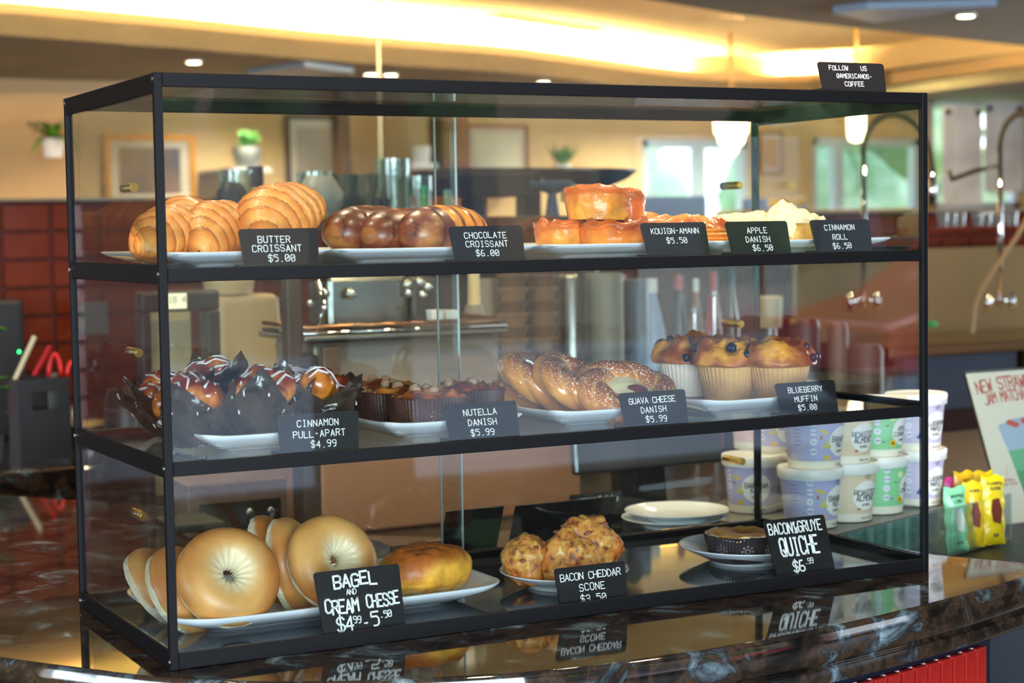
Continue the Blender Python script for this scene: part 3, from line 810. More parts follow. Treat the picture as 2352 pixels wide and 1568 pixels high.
# --- cinnamon pull-aparts in tulip papers
tul = mat('tulip_paper', '#2e221a', .25, bump=.9, bscale=34, color2='#594a3e', vscale=22, coat=.5, ramp=(.4, .75))
bunm = food('pull_apart_dough', .28, .3, 90, mott=.25, mscale=60, coat=.5)
icing = mat('icing', '#e9dede', .2, coat=.4)
zs = S2 + .0075
def tulip(label, loc, s=1.0, rz=0, seed=0, tilt=(0, 0), H=.066, petal=.040):
    t = thing('cinnamon_pull_apart', label, 'bun', loc, (tilt[0], tilt[1], rz), 'cinnamon pull-aparts in tulip papers')
    rs = random.Random(seed)
    hs = [rs.uniform(.7, 1.35) for _ in range(4)]
    def rim(a):
        k = (a / (PI / 2)) % 4; i = int(k); f_ = k - i
        return (1 - abs(2 * f_ - 1)) ** 1.25 * hs[i % 4]
    def fn(u, v, off=0):
        a = 2 * PI * v
        hh_ = (H * .62 + petal * rim(a)) * s
        z = hh_ * u
        q = 1 / max(abs(math.cos(a)), abs(math.sin(a))) ** .35
        r = (.023 + .028 * min(1, z / (.05 * s)) ** .8 + .010 * max(0, z / (.05 * s) - .8)) * s * q
        r += .0022 * fx(math.cos(a) * 2 + seed, math.sin(a) * 2, z * 60, 1.5) * (1 + 2 * u) - off
        r += .0016 * math.sin(a * 10 + 14 * u + seed) * (1 - u * .6)
        return Vector((r * math.cos(a), r * math.sin(a), z))
    b = B().grid(fn, 16, 72, cv=True)
    b.grid(lambda u, v: fn(1 - u, v, .0006), 16, 72, cv=True)
    k = len(b.v); c0 = b.vert((0, 0, .0003))
    for i in range(72): b.f.append((c0, (i + 1) % 72, i))
    b.build('tulip_paper', tul, t, True)
    dk, md, lt = hexc('#8c2c0c'), hexc('#c9521a'), hexc('#f0902e')
    bb = B(); tops = []
    for i in range(6):
        a = i * PI / 3 + seed; rr = .0225 * s if i < 5 else 0
        c_ = Vector((rr * math.cos(a), rr * math.sin(a), (.053 + .006 * math.sin(i * 2.3 + seed)) * s + (.008 * s if i == 5 else 0)))
        cl = lambda u, v, p, cz=c_.z: (*lerp(lt, dk, (p[2] - cz) / (.02 * s) + .3 + fx(p[0] + seed, p[1], p[2], 50)), 0)
        bb.ball(c_, .0205 * s, 18, 12, amp=.006, fr=40, seed=seed + i, col=cl); tops.append(c_)
    bb.build('bun', bunm, t, True)
    ic = B()
    for i in range(7):
        a = i * .9 + seed; pts = []
        for k_ in range(8):
            x = (-.04 + .08 * k_ / 7) * s; y = (.011 * (i - 3) + .004 * math.sin(k_ * 1.3 + i)) * s
            xx = x * math.cos(seed) - y * math.sin(seed); yy = x * math.sin(seed) + y * math.cos(seed)
            z = max([tp.z + math.sqrt(max(0, (.0215 * s) ** 2 - (xx - tp.x) ** 2 - (yy - tp.y) ** 2)) for tp in tops if (xx - tp.x) ** 2 + (yy - tp.y) ** 2 < (.0215 * s) ** 2] or [0])
            if z > 0: pts.append((xx, yy, z + .0004))
        if len(pts) > 2: ic.tube(pts, [rs.uniform(.0009, .0022) for _ in pts], 6)
    for i in range(16):
        a = rs.uniform(0, 2 * PI); u = rs.uniform(.55, .97); p0 = fn(u, a / 2 / PI, -.0006); p1 = fn(max(0, u - rs.uniform(.03, .12)), a / 2 / PI, -.0006)
        ic.tube([p0, (p0 + p1) / 2, p1], [.0007, .0011, .0013], 6)
    ic.build('icing_drizzle', icing, t, True)
    return t
for (u, Y, s, rz, sd, lb) in [(455, .115, 1.0, .3, 1.0, 'cinnamon pull-apart in brown tulip paper, just right of the front left post'),
        (498, .26, 1.0, .9, 2.2, 'tall-papered cinnamon pull-apart at the back of the platter'),
        (588, .095, 1.0, .5, 3.4, 'cinnamon pull-apart at the front, pointed tulip paper with icing drips'),
        (735, .115, .98, 1.3, 5.1, 'cinnamon pull-apart with folded grey paper directly behind its price card'),
        (668, .2, .95, .2, 6.3, 'cinnamon pull-apart at the back right, brightest icing'),
        (402, .235, .92, .5, 7.7, 'cinnamon pull-apart at the back left, seen through the side glass')]:
    p = P(u, 960, Y=Y); tulip(lb, (p.x, Y, zs), s, rz, sd, (0, -.22 if u < 460 else .08))

# --- hazelnut danish in fluted paper cups
cupm = mat('dark_fluted_paper', '#3c1d18', .35, color2='#54302a', vscale=30, coat=.2)
gold = mat('gold_print', '#b08d55', .35, 1)
hzm = food('hazelnut_danish_dough', .3, .5, 90, mott=.3, mscale=60, coat=.3)
nutm = mat('hazelnut', '#b98c6a', .7, bump=.8, bscale=300)
def rose(b, fn3, r=.009):
    for i in range(8):
        a = i * PI / 4
        for (q, w__) in ((.35, .12), (.75, .16)):
            cx, cy = q * r * math.cos(a), q * r * math.sin(a)
            blob(b, [(cx + w__ * r * math.cos(k_ * PI / 3), cy + w__ * r * math.sin(k_ * PI / 3)) for k_ in range(6)], fn3)
def hazel(label, loc, rz, seed, R=.046, H=.037):
    t = thing('hazelnut_danish', label, 'danish', loc, (0, 0, rz), 'hazelnut danishes on the middle shelf')
    fl = lambda a, z: 1 + .018 * math.cos(a * 60)
    sh = lambda a: (abs(math.cos(a)) ** 3 + abs(math.sin(a)) ** 3) ** (-1 / 3)
    b = B(); pr = [(R * .86, 0), (R * .9, .002), (R * .98, H), (R * .96, H + .0015), (R * .93, H - .003)]
    b.lathe(pr, 240, fl=lambda a, z: fl(a, z) * sh(a), cap1=False); b.build('paper_cup', cupm, t)
    g = B()
    for i in range(9):
        a0 = i * 2 * PI / 9 + .2
        def f3(x, y, a0=a0):
            a = a0 + x / (R * sh(a0)); z = H * .48 + y; r = R * (.9 + .08 * z / H) * sh(a) * 1.022
            return (r * math.cos(a), r * math.sin(a), z)
        rose(g, f3)
    g.build('gold_pattern', gold, t)
    dk, md, lt = hexc('#5c2310'), hexc('#9c481c'), hexc('#cc7a34')
    def fn(u, v):
        a = 2 * PI * v; r = R * .95 * sh(a) * math.sin(u * PI / 2)
        x, y = r * math.cos(a), r * math.sin(a)
        z = H - .002 + .008 * math.cos(u * PI / 2) + .0045 * math.sin(r * 420 + a + seed) * (1 - u) + .006 * fx(x + seed, y, 0, 30)
        return Vector((x, y, z))
    B().grid(fn, 36, 60, cv=True, col=lambda u, v, p: (*lerp(md, dk if fx(p.x + 3 * seed, p.y, 0, 28) > 0 else lt, abs(fx(p.x + 3 * seed, p.y, 0, 28)) * 2.4), 0)).build('danish_top', hzm, t, True)
    rs = random.Random(int(seed * 10))
    for i in range(4):
        a = rs.uniform(0, 6.28); r = rs.uniform(.008, .024)
        B().ball((r * math.cos(a), r * math.sin(a), H + .008), rs.uniform(.0055, .0078), 10, 8, amp=.0012, fr=120, seed=i).build('hazelnut', nutm, t, True)
    return t
for (u, Y, rz, sd, lb) in [(985, .10, .1, 1.1, 'hazelnut danish in dark fluted cup, touching its price card'), (912, .19, .3, 2.7, 'hazelnut danish in the middle of its platter, one nut cluster on top'),
        (868, .275, .2, 3.9, 'hazelnut danish at the back left of its platter'), (1068, .165, .2, 5.2, 'hazelnut danish behind the hazelnut price card')]:
    p = P(u, 955, Y=Y); hazel(lb, (p.x, Y, zs), rz, sd)

# --- guava cheese rings
ringm = food('glazed_ring_dough', .25, .35, 120, speck='#fdeee0', sscale=420, sth=.58, mott=.12, mscale=50, coat=.5)
chee = mat('cream_cheese', '#f3e6bf', .45, bump=.5, bscale=90)
guav = mat('guava_paste', '#7a2f28', .25, coat=.4)
def ring_danish(label, loc, rot, seed, Rm=.039, rm=.021):
    t = thing('guava_cheese_danish', label, 'danish', loc, rot, 'guava cheese danishes on the middle shelf')
    dk, md, lt = hexc('#8e4012'), hexc('#d07526'), hexc('#f0aa54')
    def fn(u, v, w_=False):
        a, c_ = 2 * PI * u, 2 * PI * v
        tw = (c_ * 3 + a * 7) ; rid = abs(math.sin(tw / 2))
        r = rm * (.82 + .27 * rid ** .6)
        x = (Rm * 1.12 + r * math.cos(c_)); z = r * math.sin(c_) * .92
        p = Vector((x * math.cos(a) * 1.12, x * math.sin(a) * .92, z + rm * .9))
        if w_: return p, rid, c_
        return p
    def col(u, v, p):
        _, rid, c_ = fn(u, v, True); top = math.sin(c_)
        c = lerp(lt, md, .5 + top * .5 + fx(p.x + seed, p.y, p.z, 30) * .5)
        c = lerp(c, dk, max(0, top - .3) * 1.15)
        if rid < .3: c = lerp(lt, c, rid / .3)
        return (*c, max(0, min(1, top * 1.1 + .15)))
    B().grid(fn, 120, 48, cu=True, cv=True, col=col).build('ring', ringm, t, True)
    def ch(u, v):
        a = 2 * PI * v; r = .037 * u
        return Vector((r * math.cos(a) * 1.12, r * math.sin(a) * .92, .024 + .006 * math.cos(u * 1.5) + .002 * fx(r * math.cos(a), r * math.sin(a), seed, 60)))
    B().grid(ch, 12, 32, cv=True).build('cheese_filling', chee, t, True)
    B().ball((.008, -.006, .027), .015, 16, 10, amp=.003, fr=60, seed=seed, sq=(1.2, .7, .42)).build('guava_filling', guav, t, True)
    return t
for (u, Y, z, rot, sd, lb) in [(1432, .11, .008, (.50, -.02, .2), 1, 'guava cheese danish at the front, wide cream filling facing out'),
        (1322, .165, .016, (.52, .16, .45), 2, 'guava cheese danish in the middle with a dark guava centre'),
        (1240, .225, .014, (.48, .34, .3), 3, 'guava cheese danish leaning at the left with dark sugared crust'),
        (1212, .27, .0, (.1, .1, .1), 4, 'guava cheese danish lying flat at the back left of the pile')]:
    p = P(u, 900, Y=Y); ring_danish(lb, (p.x, Y, zs + z), rot, sd, *((.0435, .0205) if sd < 4 else (.032, .017)))

# --- blueberry muffins
muf = food('muffin_crumb', .4, .7, 110, mott=.28, mscale=45, coat=.15)
mpap = mat('muffin_paper', '#d8a96a', .7, color2='#b98550', vscale=24, ramp=(.35, .7))
mpap2 = mat('muffin_paper_pale', '#e6d5c4', .75)
berry = mat('blueberry', '#20233c', .35, bump=.5, bscale=200)
def muffin(label, loc, seed, s=1.0, pale=False, tilt=(0, 0)):
    t = thing('blueberry_muffin', label, 'muffin', loc, (tilt[0], tilt[1], seed), 'blueberry muffins on the middle shelf')
    rb, rt, h = .030 * s, .041 * s, .050 * s
    B().lathe([(rb, 0), (rb * 1.01, .001), (rt, h)], 200, fl=lambda a, z: 1 + .018 * (1 if math.sin(a * 40) > 0 else -1) * min(1, z / .01), cap1=False).build('paper_cup', mpap2 if pale else mpap, t)
    dk, md, lt = hexc('#8a4420'), hexc('#bd6c34'), hexc('#eaa03c')
    def fn(u, v):
        a = 2 * PI * v
        if u < .2: tt = u / .2; r = rt * (.93 + .33 * math.sin(tt * PI / 2)); z = h - .005 + .005 * tt
        else: tt = (u - .2) / .8; r = rt * 1.26 * math.cos(tt * PI / 2) ** .66; z = h + .031 * s * math.sin(tt * PI / 2) ** .9
        x, y = r * math.cos(a), r * math.sin(a)
        n_ = fx(x + seed * 2, y, z, 26)
        k = 1 + .10 * n_
        return Vector((x * k, y * k, z + .011 * fx(x + seed, y, z * .3, 40) * min(1, u * 2)))
    B().grid(fn, 48, 80, cv=True, col=lambda u, v, p: (*lerp(md, lt if fx(p.x + seed * 7, p.y, p.z, 22) > .12 else dk, abs(fx(p.x + seed * 7, p.y, p.z, 22) - .12) * 2.6 + (.25 if u > .5 else 0)), 0)).build('muffin_top', muf, t, True)
    rs = random.Random(int(seed * 31))
    for i in range(8):
        a = rs.uniform(0, 6.28); el = rs.uniform(.1, 1.2)
        c_ = Vector((rt * 1.22 * math.cos(el) ** .66 * math.cos(a), rt * 1.22 * math.cos(el) ** .66 * math.sin(a), h + .030 * s * math.sin(el) ** .9))
        B().ball(c_ * 1.0, rs.uniform(.0045, .0065), 10, 8, amp=.002, fr=150, seed=i).build('blueberry', berry, t, True)
    return t
for (u, Y, sd, s, pale, lb) in [(1582, .255, 1.3, 1.02, True, 'blueberry muffin at the back left in pale paper'), (1672, .17, 2.1, 1.02, False, 'brown-topped blueberry muffin in the middle of the three'),
        (1790, .12, 3.7, 1.02, False, 'blueberry muffin nearest its price card, berry bursting at the rim')]:
    p = P(u, 925, Y=Y); muffin(lb, (p.x, Y, zs), sd, s, pale)

# --- bagels
bagm = food('bagel_crust', .42, .10, 160, mott=.14, mscale=22, coat=.05)
bagc = mat('bagel_crumb', '#eadfc6', .8, bump=.6, bscale=220, color2='#d8c8a4', vscale=60)
def bagel(label, loc, rot, seed, Ro=.058, rm=.0275, sliced=False, zc=-.006):
    rm = Ro * .425
    t = thing('bagel', label, 'bagel', loc, rot, 'bagels on the large platter')
    Rm = Ro - rm
    dk, md, lt, pl = hexc('#c07234'), hexc('#dda058'), hexc('#ecc48a'), hexc('#f4e6c4')
    def fn(u, v):
        a, c_ = 2 * PI * u, 2 * PI * v
        r = rm * (1 + .04 * math.sin(a * 2 + seed) + .02 * fx(math.cos(a), math.sin(a), seed, 1.5))
        cc, ss = math.cos(c_), math.sin(c_)
        if cc < -.35: r *= 1 + .09 * math.sin(a * 15 + seed) * (-cc - .35)
        x = Rm + r * cc * 1.02
        x = max(x, .0035)
        z = r * ss * (.95 if ss > 0 else .72)
        return Vector((x * math.cos(a), x * math.sin(a), z))
    def col(u, v, p):
        a = 2 * PI * u; c_ = 2 * PI * v; cc, ss = math.cos(c_), math.sin(c_)
        c = lerp(md, dk, .15 + max(0, cc) * .35 + fx(p.x + seed, p.y, p.z, 14) * .9)
        c = lerp(c, lt, max(0, -cc + .15) * 1.3)
        if ss < -.1: c = lerp(c, pl, (-ss - .1) * 2.6 + fx(p.x, p.y + seed, p.z, 40) * .5)
        if cc < -.2: c = lerp(c, pl, (-cc - .2) * 1.4 + .12 * math.sin(a * 15 + seed))
        return (*c, 0)
    B().grid(fn, 96, 48, cu=True, cv=True, col=col).build('crust', bagm, t, True)
    if sliced:
        B().lathe([(Ro * .5, zc - .0045), (Ro * .985, zc - .004), (Ro * 1.0, zc), (Ro * .985, zc + .004), (Ro * .5, zc + .0045)], 64, fl=lambda a, z: 1 + .008 * math.sin(a * 13), cap0=False, cap1=False).build('cut_seam', bagc, t, True, 40)
    return t
zb = S0 + .0085
def bag(u, v, Y, tiltx, rz, seed, lb, dz=0, Ro=.058, sl=False):
    """v is the pixel row of the centre"""
    p = P(u, v, Y=Y)
    return bagel(lb, (p.x, Y, p.z + dz), (tiltx, 0, rz), seed, Ro, Ro * .47, sl)
bag(524, 1324, .115, 1.02, .02, 1, 'front bagel standing upright, its hole facing out', Ro=.0605, sl=True)
bag(764, 1290, .125, 1.12, .22, 2, 'upright bagel directly behind the bagel price card', Ro=.0585, sl=True)
bag(668, 1296, .19, 1.35, .95, 3, 'bagel seen edge-on between the two upright ones', Ro=.058, sl=True)
bag(618, 1288, .245, 1.35, 1.15, 4, 'bagel with a cream seam rising highest at the back', Ro=.057, sl=True)
bag(420, 1354, .165, 1.05, .75, 5, 'sliced bagel leaning left behind the case post', Ro=.054, sl=True)
bag(362, 1345, .225, .95, .95, 6, 'leftmost bagel leaning at the platter end', Ro=.050, sl=True)
# --- egg bun
eggm = food('egg_bun_crust', .5, .6, 90, mott=.35, mscale=42, coat=.1)
p = P(968, 1325, Y=.17)
def eggc(u, v, q):
    c = lerp(hexc('#f0ae3c'), hexc('#b8601c'), (q[2] - .030) / .025 + fx(q[0], q[1], q[2], 22))
    if q[2] < .012: c = lerp(c, hexc('#f0dca8'), .4 + fx(q[0], q[1], 1, 60))
    return (*c, 0)
def eggf(u, v):
    a = 2 * PI * u; t_ = v * PI - PI / 2
    r = max(0, math.cos(t_)) ** .6; x, y = r * math.cos(a) * .066, r * math.sin(a) * .046
    z = .030 + .030 * math.sin(t_) + .006 * fx(x, y, 0, 40)
    if .018 < z < .022: x *= .97; y *= .97
    return Vector((x, y, max(.0, z)))
single('egg_bun', 'baked egg bun with browned top at the right end of the bagel platter', 'bun', B().grid(eggf, 72, 40, cu=True, col=eggc).build('b', eggm, None, True), (p.x + .004, .165, zb - .001), (0, 0, .25))
# --- scones
def scone_mat():
    m = bpy.data.materials.new('scone_crumb'); m.use_nodes = True; nt = m.node_tree; b = nt.nodes['Principled BSDF']; L = nt.links.new
    tcn = nt.nodes.new('ShaderNodeTexCoord'); n1 = nt.nodes.new('ShaderNodeTexNoise'); n1.inputs['Scale'].default_value = 85; n1.inputs['Detail'].default_value = 6; n1.inputs['Distortion'].default_value = .6
    L(tcn.outputs['Object'], n1.inputs[0]); r = nt.nodes.new('ShaderNodeValToRGB'); e = r.color_ramp.elements
    e[0].position = .30; e[0].color = (*hexc('#6a3e26'), 1); e[1].position = .72; e[1].color = (*hexc('#f3dfae'), 1)
    for p_, c_ in ((.38, '#9a6240'), (.44, '#cf8440'), (.54, '#de9d4c'), (.62, '#e8b968')): x = e.new(p_); x.color = (*hexc(c_), 1)
    L(n1.outputs[0], r.inputs[0]); 
    v = nt.nodes.new('ShaderNodeTexNoise'); v.inputs['Scale'].default_value = 12; L(tcn.outputs['Object'], v.inputs[0])
    r2 = nt.nodes.new('ShaderNodeValToRGB'); r2.color_ramp.elements[0].position = .42; r2.color_ramp.elements[1].position = .62; r2.color_ramp.elements[0].color = (1, .98, .9, 1); r2.color_ramp.elements[1].color = (.95, .55, .42, 1)
    L(v.outputs[0], r2.inputs[0]); mx = nt.nodes.new('ShaderNodeVectorMath'); mx.operation = 'MULTIPLY'; L(r.outputs[0], mx.inputs[0]); L(r2.outputs[0], mx.inputs[1]); L(mx.outputs[0], b.inputs['Base Color'])
    b.inputs['Roughness'].default_value = .45
    bp = nt.nodes.new('ShaderNodeBump'); bp.inputs['Strength'].default_value = .7; bp.inputs['Distance'].default_value = .003; L(n1.outputs[0], bp.inputs['Height']); L(bp.outputs[0], b.inputs['Normal'])
    return m
scm = scone_mat()
baconm = mat('bacon_bit', '#a05a48', .35, coat=.3)
for (u, v, Y, R, sq, sd, lb) in [(1208, 1288, .15, .034, (1, .9, .88), 1, 'bacon cheddar scone at the left of the round plate'), (1300, 1282, .125, .036, (1, .8, 1.0), 2, 'bacon cheddar scone at the front, behind its price card'),
        (1345, 1250, .155, .041, (1.0, .8, .98), 3, 'tallest bacon cheddar scone, leaning at the back of the plate')]:
    p = P(u, v, Y=Y); t = thing('cheddar_scone', lb, 'scone', (p.x, Y, p.z), (0, .2 * sd - .4, sd), 'bacon cheddar scones on the round plate')
    B().ball((0, 0, 0), R, 44, 30, amp=R * .36, fr=30, seed=sd * 5, sq=sq).build('scone_body', scm, t, True)
    rs = random.Random(sd)
    for i in range(5):
        a = rs.uniform(0, 6.28); el = rs.uniform(-.2, 1.2); r = R * .98
        B().ball((r * math.cos(a) * math.cos(el) * sq[0], r * math.sin(a) * math.cos(el) * sq[1], r * math.sin(el) * sq[2]), .005, 8, 6, amp=.002, fr=150, seed=i, sq=(1.5, .8, .5)).build('bacon_bit', baconm, t, True)
# --- quiche
p = P(1700, 1258, Y=.14)
t = thing('bacon_quiche', 'small bacon quiche in a dark fluted paper cup', 'quiche', (p.x, .14, S0 + .0075), (0, 0, .3))
qc = mat('quiche_paper', '#231c22', .35, color2='#3c3238', vscale=40)
B().lathe([(.041, 0), (.0415, .001), (.049, .036), (.0485, .0365), (.047, .030)], 260, fl=lambda a, z: 1 + .016 * math.cos(a * 65), cap1=False).build('paper_cup', qc, t)
g = B()
for i in range(8):
    a0 = i * PI / 4 + .1
    rose(g, lambda x, y, a0=a0: ((.0425 + .2 * (.018 + y)) * 1.0 * math.cos(a0 + x / .047), (.0425 + .2 * (.018 + y)) * math.sin(a0 + x / .047), .018 + y), .010)
g.build('gold_pattern', mat('silver_print', '#b8b4a8', .4, .8), t)
qm = food('quiche_top', .35, .5, 80, mott=.25, mscale=50, coat=.3)
B().grid(lambda u, v: Vector((.048 * math.sin(u * PI / 2) * math.cos(2 * PI * v), .048 * math.sin(u * PI / 2) * math.sin(2 * PI * v), .034 + .004 * math.sin(u * 3.1) + .0025 * fx(u * math.cos(2 * PI * v), u * math.sin(2 * PI * v), 3, 3) + (.003 * math.sin(v * 30) if u > .9 else 0))), 30, 64, cv=True,
         col=lambda u, v, q: (*lerp(hexc('#e8a44c'), hexc('#f4e0ac') if u > .8 else hexc('#c06a28'), (.7 if u > .8 else .3) + fx(q.x, q.y, 0, 30) * 1.5), 0)).build('filling', qm, t, True)
# ================================================================ price cards
cardm = mat('chalk_card', '#1c1b1d', .32, bump=.05, bscale=300)
white_ink = mat('white_ink', '#f4f4f4', .6)
def card(label, BL, BR, TL, zb, lines, Y0=.010, foot=True, thick=.0022, name='price_card'):
    x0 = P(*BL, Y=Y0).x; x1 = P(*BR, Y=Y0).x
    tp = P(*TL, X=x0)
    up = Vector((0, max(.004, min(.04, tp.y - Y0)), tp.z - zb))
    hgt = up.length; th = math.atan2(up.y, up.z); W_ = x1 - x0
    t = thing(name, label, 'sign', ((x0 + x1) / 2, Y0, zb), (-th, 0, 0), 'black price cards')
    o = B(); n = 6; r = .004; pl = []
    for (cx, cz, a0) in ((W_ / 2 - r, r * .3, -90), (W_ / 2 - r, hgt - r, 0), (-W_ / 2 + r, hgt - r, 90), (-W_ / 2 + r, r * .3, 180)):
        for k in range(n + 1):
            a = math.radians(a0 + 90 * k / n); q = r if cz > r else r * .3
            pl.append((cx + q * math.cos(a), cz + q * math.sin(a)))
    k = len(pl)
    for y in (0, thick):
        for x, z in pl: o.vert((x, y, z))
    o.f.append(tuple(range(k))); o.f.append(tuple(reversed(range(k, 2 * k))))
    for i in range(k): o.f.append((i, i + k, (i + 1) % k + k, (i + 1) % k))
    o.build('card', cardm, t)
    if foot:
        f_ = B().box((-W_ * .52, -.001, 0), (-W_ * .1, .020, .0025)); fo_ = f_.build('card_foot', cardm, t); fo_.rotation_euler = (th, 0, 0)
    b = B()
    for ln in lines:
        d = dict(wr=.62, adv=1.45, jit=.05, slant=0, wd=.13, rise=0); d.update(ln[4] if len(ln) > 4 else {})
        h = ln[3] * hgt * (1.06 if ln[3] < .162 else 1)
        ink(b, strokes(ln[0], (ln[1] - .5) * W_, ln[2] * hgt, h, d['wr'], d['adv'], d['jit'], d['slant'], d['rise']), h * d['wd'], lambda x, z: (x, -.0004, z))
    b.build('lettering', white_ink, t)
    return t
zc1, zc2, zc0 = Z1 - .0008, Z2 - .0008, S0
card('black card reading butter croissant 5.00', (557, 613), (739, 609), (547, 526), zc1, [('BUTTER', .43, .63, .16), ('CROISSANT', .455, .39, .16), ('$5.00', .50, .13, .16)])
card('black card reading chocolate croissant 6.00', (1042, 600), (1211, 597), (1030, 520), zc1, [('CHOCOLATE', .475, .65, .155), ('CROISSANT', .48, .40, .155), ('$6.00', .47, .15, .155)])
card('black card reading kouign-amann 5.50', (1486, 589), (1636, 586), (1470, 512), zc1, [('KOUIGN-AMANN', .5, .67, .15, dict(adv=1.36)), ('$5.50', .50, .38, .15)])
card('black card reading apple danish 6.50', (1680, 583), (1822, 580), (1665, 509), zc1, [('APPLE', .48, .64, .155), ('DANISH', .47, .37, .155), ('$6.50', .52, .10, .155)])
card('black card reading cinnamon roll 6.50', (1874, 580), (2009, 576), (1860, 505), zc1, [('CINNAMON', .47, .68, .15), ('ROLL', .45, .38, .15), ('$6.50', .46, .11, .15)])
card('black card reading cinnamon pull-apart 4.99', (641, 1043), (829, 1034), (635, 954), zc2, [('CINNAMON', .49, .66, .155), ('PULL-APART', .50, .38, .155), ('$4.99', .545, .11, .155)])
card('black card reading hazelnut spread danish 5.99', (1031, 1014), (1199, 1002), (1017, 930), zc2, [('NUTELLA', .48, .66, .155), ('DANISH', .49, .38, .155), ('$5.99', .47, .10, .155)])
card('black card reading guava cheese danish 5.99', (1433, 982), (1585, 972), (1421, 903), zc2, [('GUAVA CHEESE', .48, .66, .155, dict(adv=1.30)), ('DANISH', .48, .39, .155), ('$5.99', .5, .11, .155)])
card('black card reading blueberry muffin 5.00', (1794, 957), (1930, 947), (1780, 881), zc2, [('BLUEBERRY', .48, .68, .155), ('MUFFIN', .46, .39, .155), ('$5.00', .46, .12, .155)])
card('black card reading bacon cheddar scone 3.50', (1285, 1388), (1447, 1374), (1273, 1306), zc0, [('BACON CHEDDAR', .49, .68, .155, dict(adv=1.28)), ('SCONE', .49, .40, .155), ('$3.50', .49, .13, .155)], Y0=.012)
hw = dict(jit=.10, wr=.56, adv=1.22, wd=.15, rise=.0)
card('large hand-lettered black card for bagel and cream cheese', (741, 1461), (938, 1441), (720, 1315), zc0, [('BAGEL', .46, .75, .18, dict(hw, wr=.60, adv=1.3, wd=.17)), ('AND', .40, .63, .075, hw), ('CREAM', .27, .38, .19, dict(hw, wr=.46, adv=1.2, wd=.15)), ('CHESSE', .75, .42, .18, dict(hw, wr=.40, adv=1.22, wd=.15)),
     ('$4', .28, .10, .20, dict(hw, wd=.13)), ('.99', .40, .20, .09, hw), ('-', .52, .12, .17, dict(hw, wd=.12)), ('5', .63, .12, .20, dict(hw, wd=.13)), ('.50', .76, .24, .09, hw)], Y0=.012)
card('hand-lettered black card for bacon and gruyere quiche, right end of the bottom tier', (1785, 1323), (1925, 1306), (1753, 1196), zc0, [('BACON&GRUYE', .48, .76, .17, dict(hw, wr=.42, adv=1.35, jit=.04, wd=.13)), ('QUICHE', .48, .40, .28, dict(hw, wr=.34, adv=1.35, jit=.03, wd=.12)), ('$6', .40, .13, .17, dict(hw, jit=.03)), ('.99', .58, .24, .08, dict(hw, jit=.03))], Y0=.012)
card('black card on top of the case asking to follow the cafe', (1888, 207), (2040, 209), (1877, 141), H_ + .0005, [('FOLLOW', .30, .72, .145, dict(adv=1.45, jit=.07)), ('US', .68, .72, .145, dict(adv=1.45)), ('@AMERICANOS-', .52, .45, .14, dict(adv=1.36)), ('COFFEE', .50, .17, .145)], Y0=.012)
# cards standing behind the case with their backs to us
for (a, c_, tl, Y, lb, ln) in [((1008, 1256), (1140, 1240), (1028, 1165), .47, 'blank back of a black card behind the case, left one', []), ((1166, 1238), (1398, 1222), (1196, 1152), .47, 'wide blank black card back behind the scones', [])]:
    x0 = P(*a, Y=Y).x; x1 = P(*c_, Y=Y).x; h_ = P(*tl, X=P(*a, Y=Y).x); 
    t = thing('price_card', lb, 'sign', ((x0 + x1) / 2, Y, .0005), (.38, 0, 0), 'blank card backs behind the case')
    bevel(B().box((-(x1 - x0) / 2, -.0012, 0), ((x1 - x0) / 2, .0012, P(*tl, Y=Y).z + .004)).build('card', cardm, t), .001)
    B().box((-(x1 - x0) / 2, -.018, .0), ((x1 - x0) / 2, .004, .002)).build('card_foot', cardm, t).rotation_euler = (-.38, 0, 0)
x0 = P(1312, 1150, Y=.56).x; x1 = P(1430, 1130, Y=.56).x
t = thing('price_card', 'black card lettered veggie quiche, peeking above the wide card back', 'sign', ((x0 + x1) / 2, .56, .0005), (-.1, 0, 0)); zz = P(1312, 1138, Y=.56).z
bevel(B().box((-(x1 - x0) / 2, 0, 0), ((x1 - x0) / 2, .002, zz)).build('card', cardm, t), .001)
b = B(); ink(b, strokes('VEGGIE', -.016, zz - .016, .0085, .5, 1.3, .05, .1, -.02), .0011, lambda x, z: (x, -.0004, z)); ink(b, strokes('Quiche', .022, zz - .0155, .0095, .5, 1.3, .05, .1, -.02), .0011, lambda x, z: (x, -.0004, z)); b.build('lettering', white_ink, t)

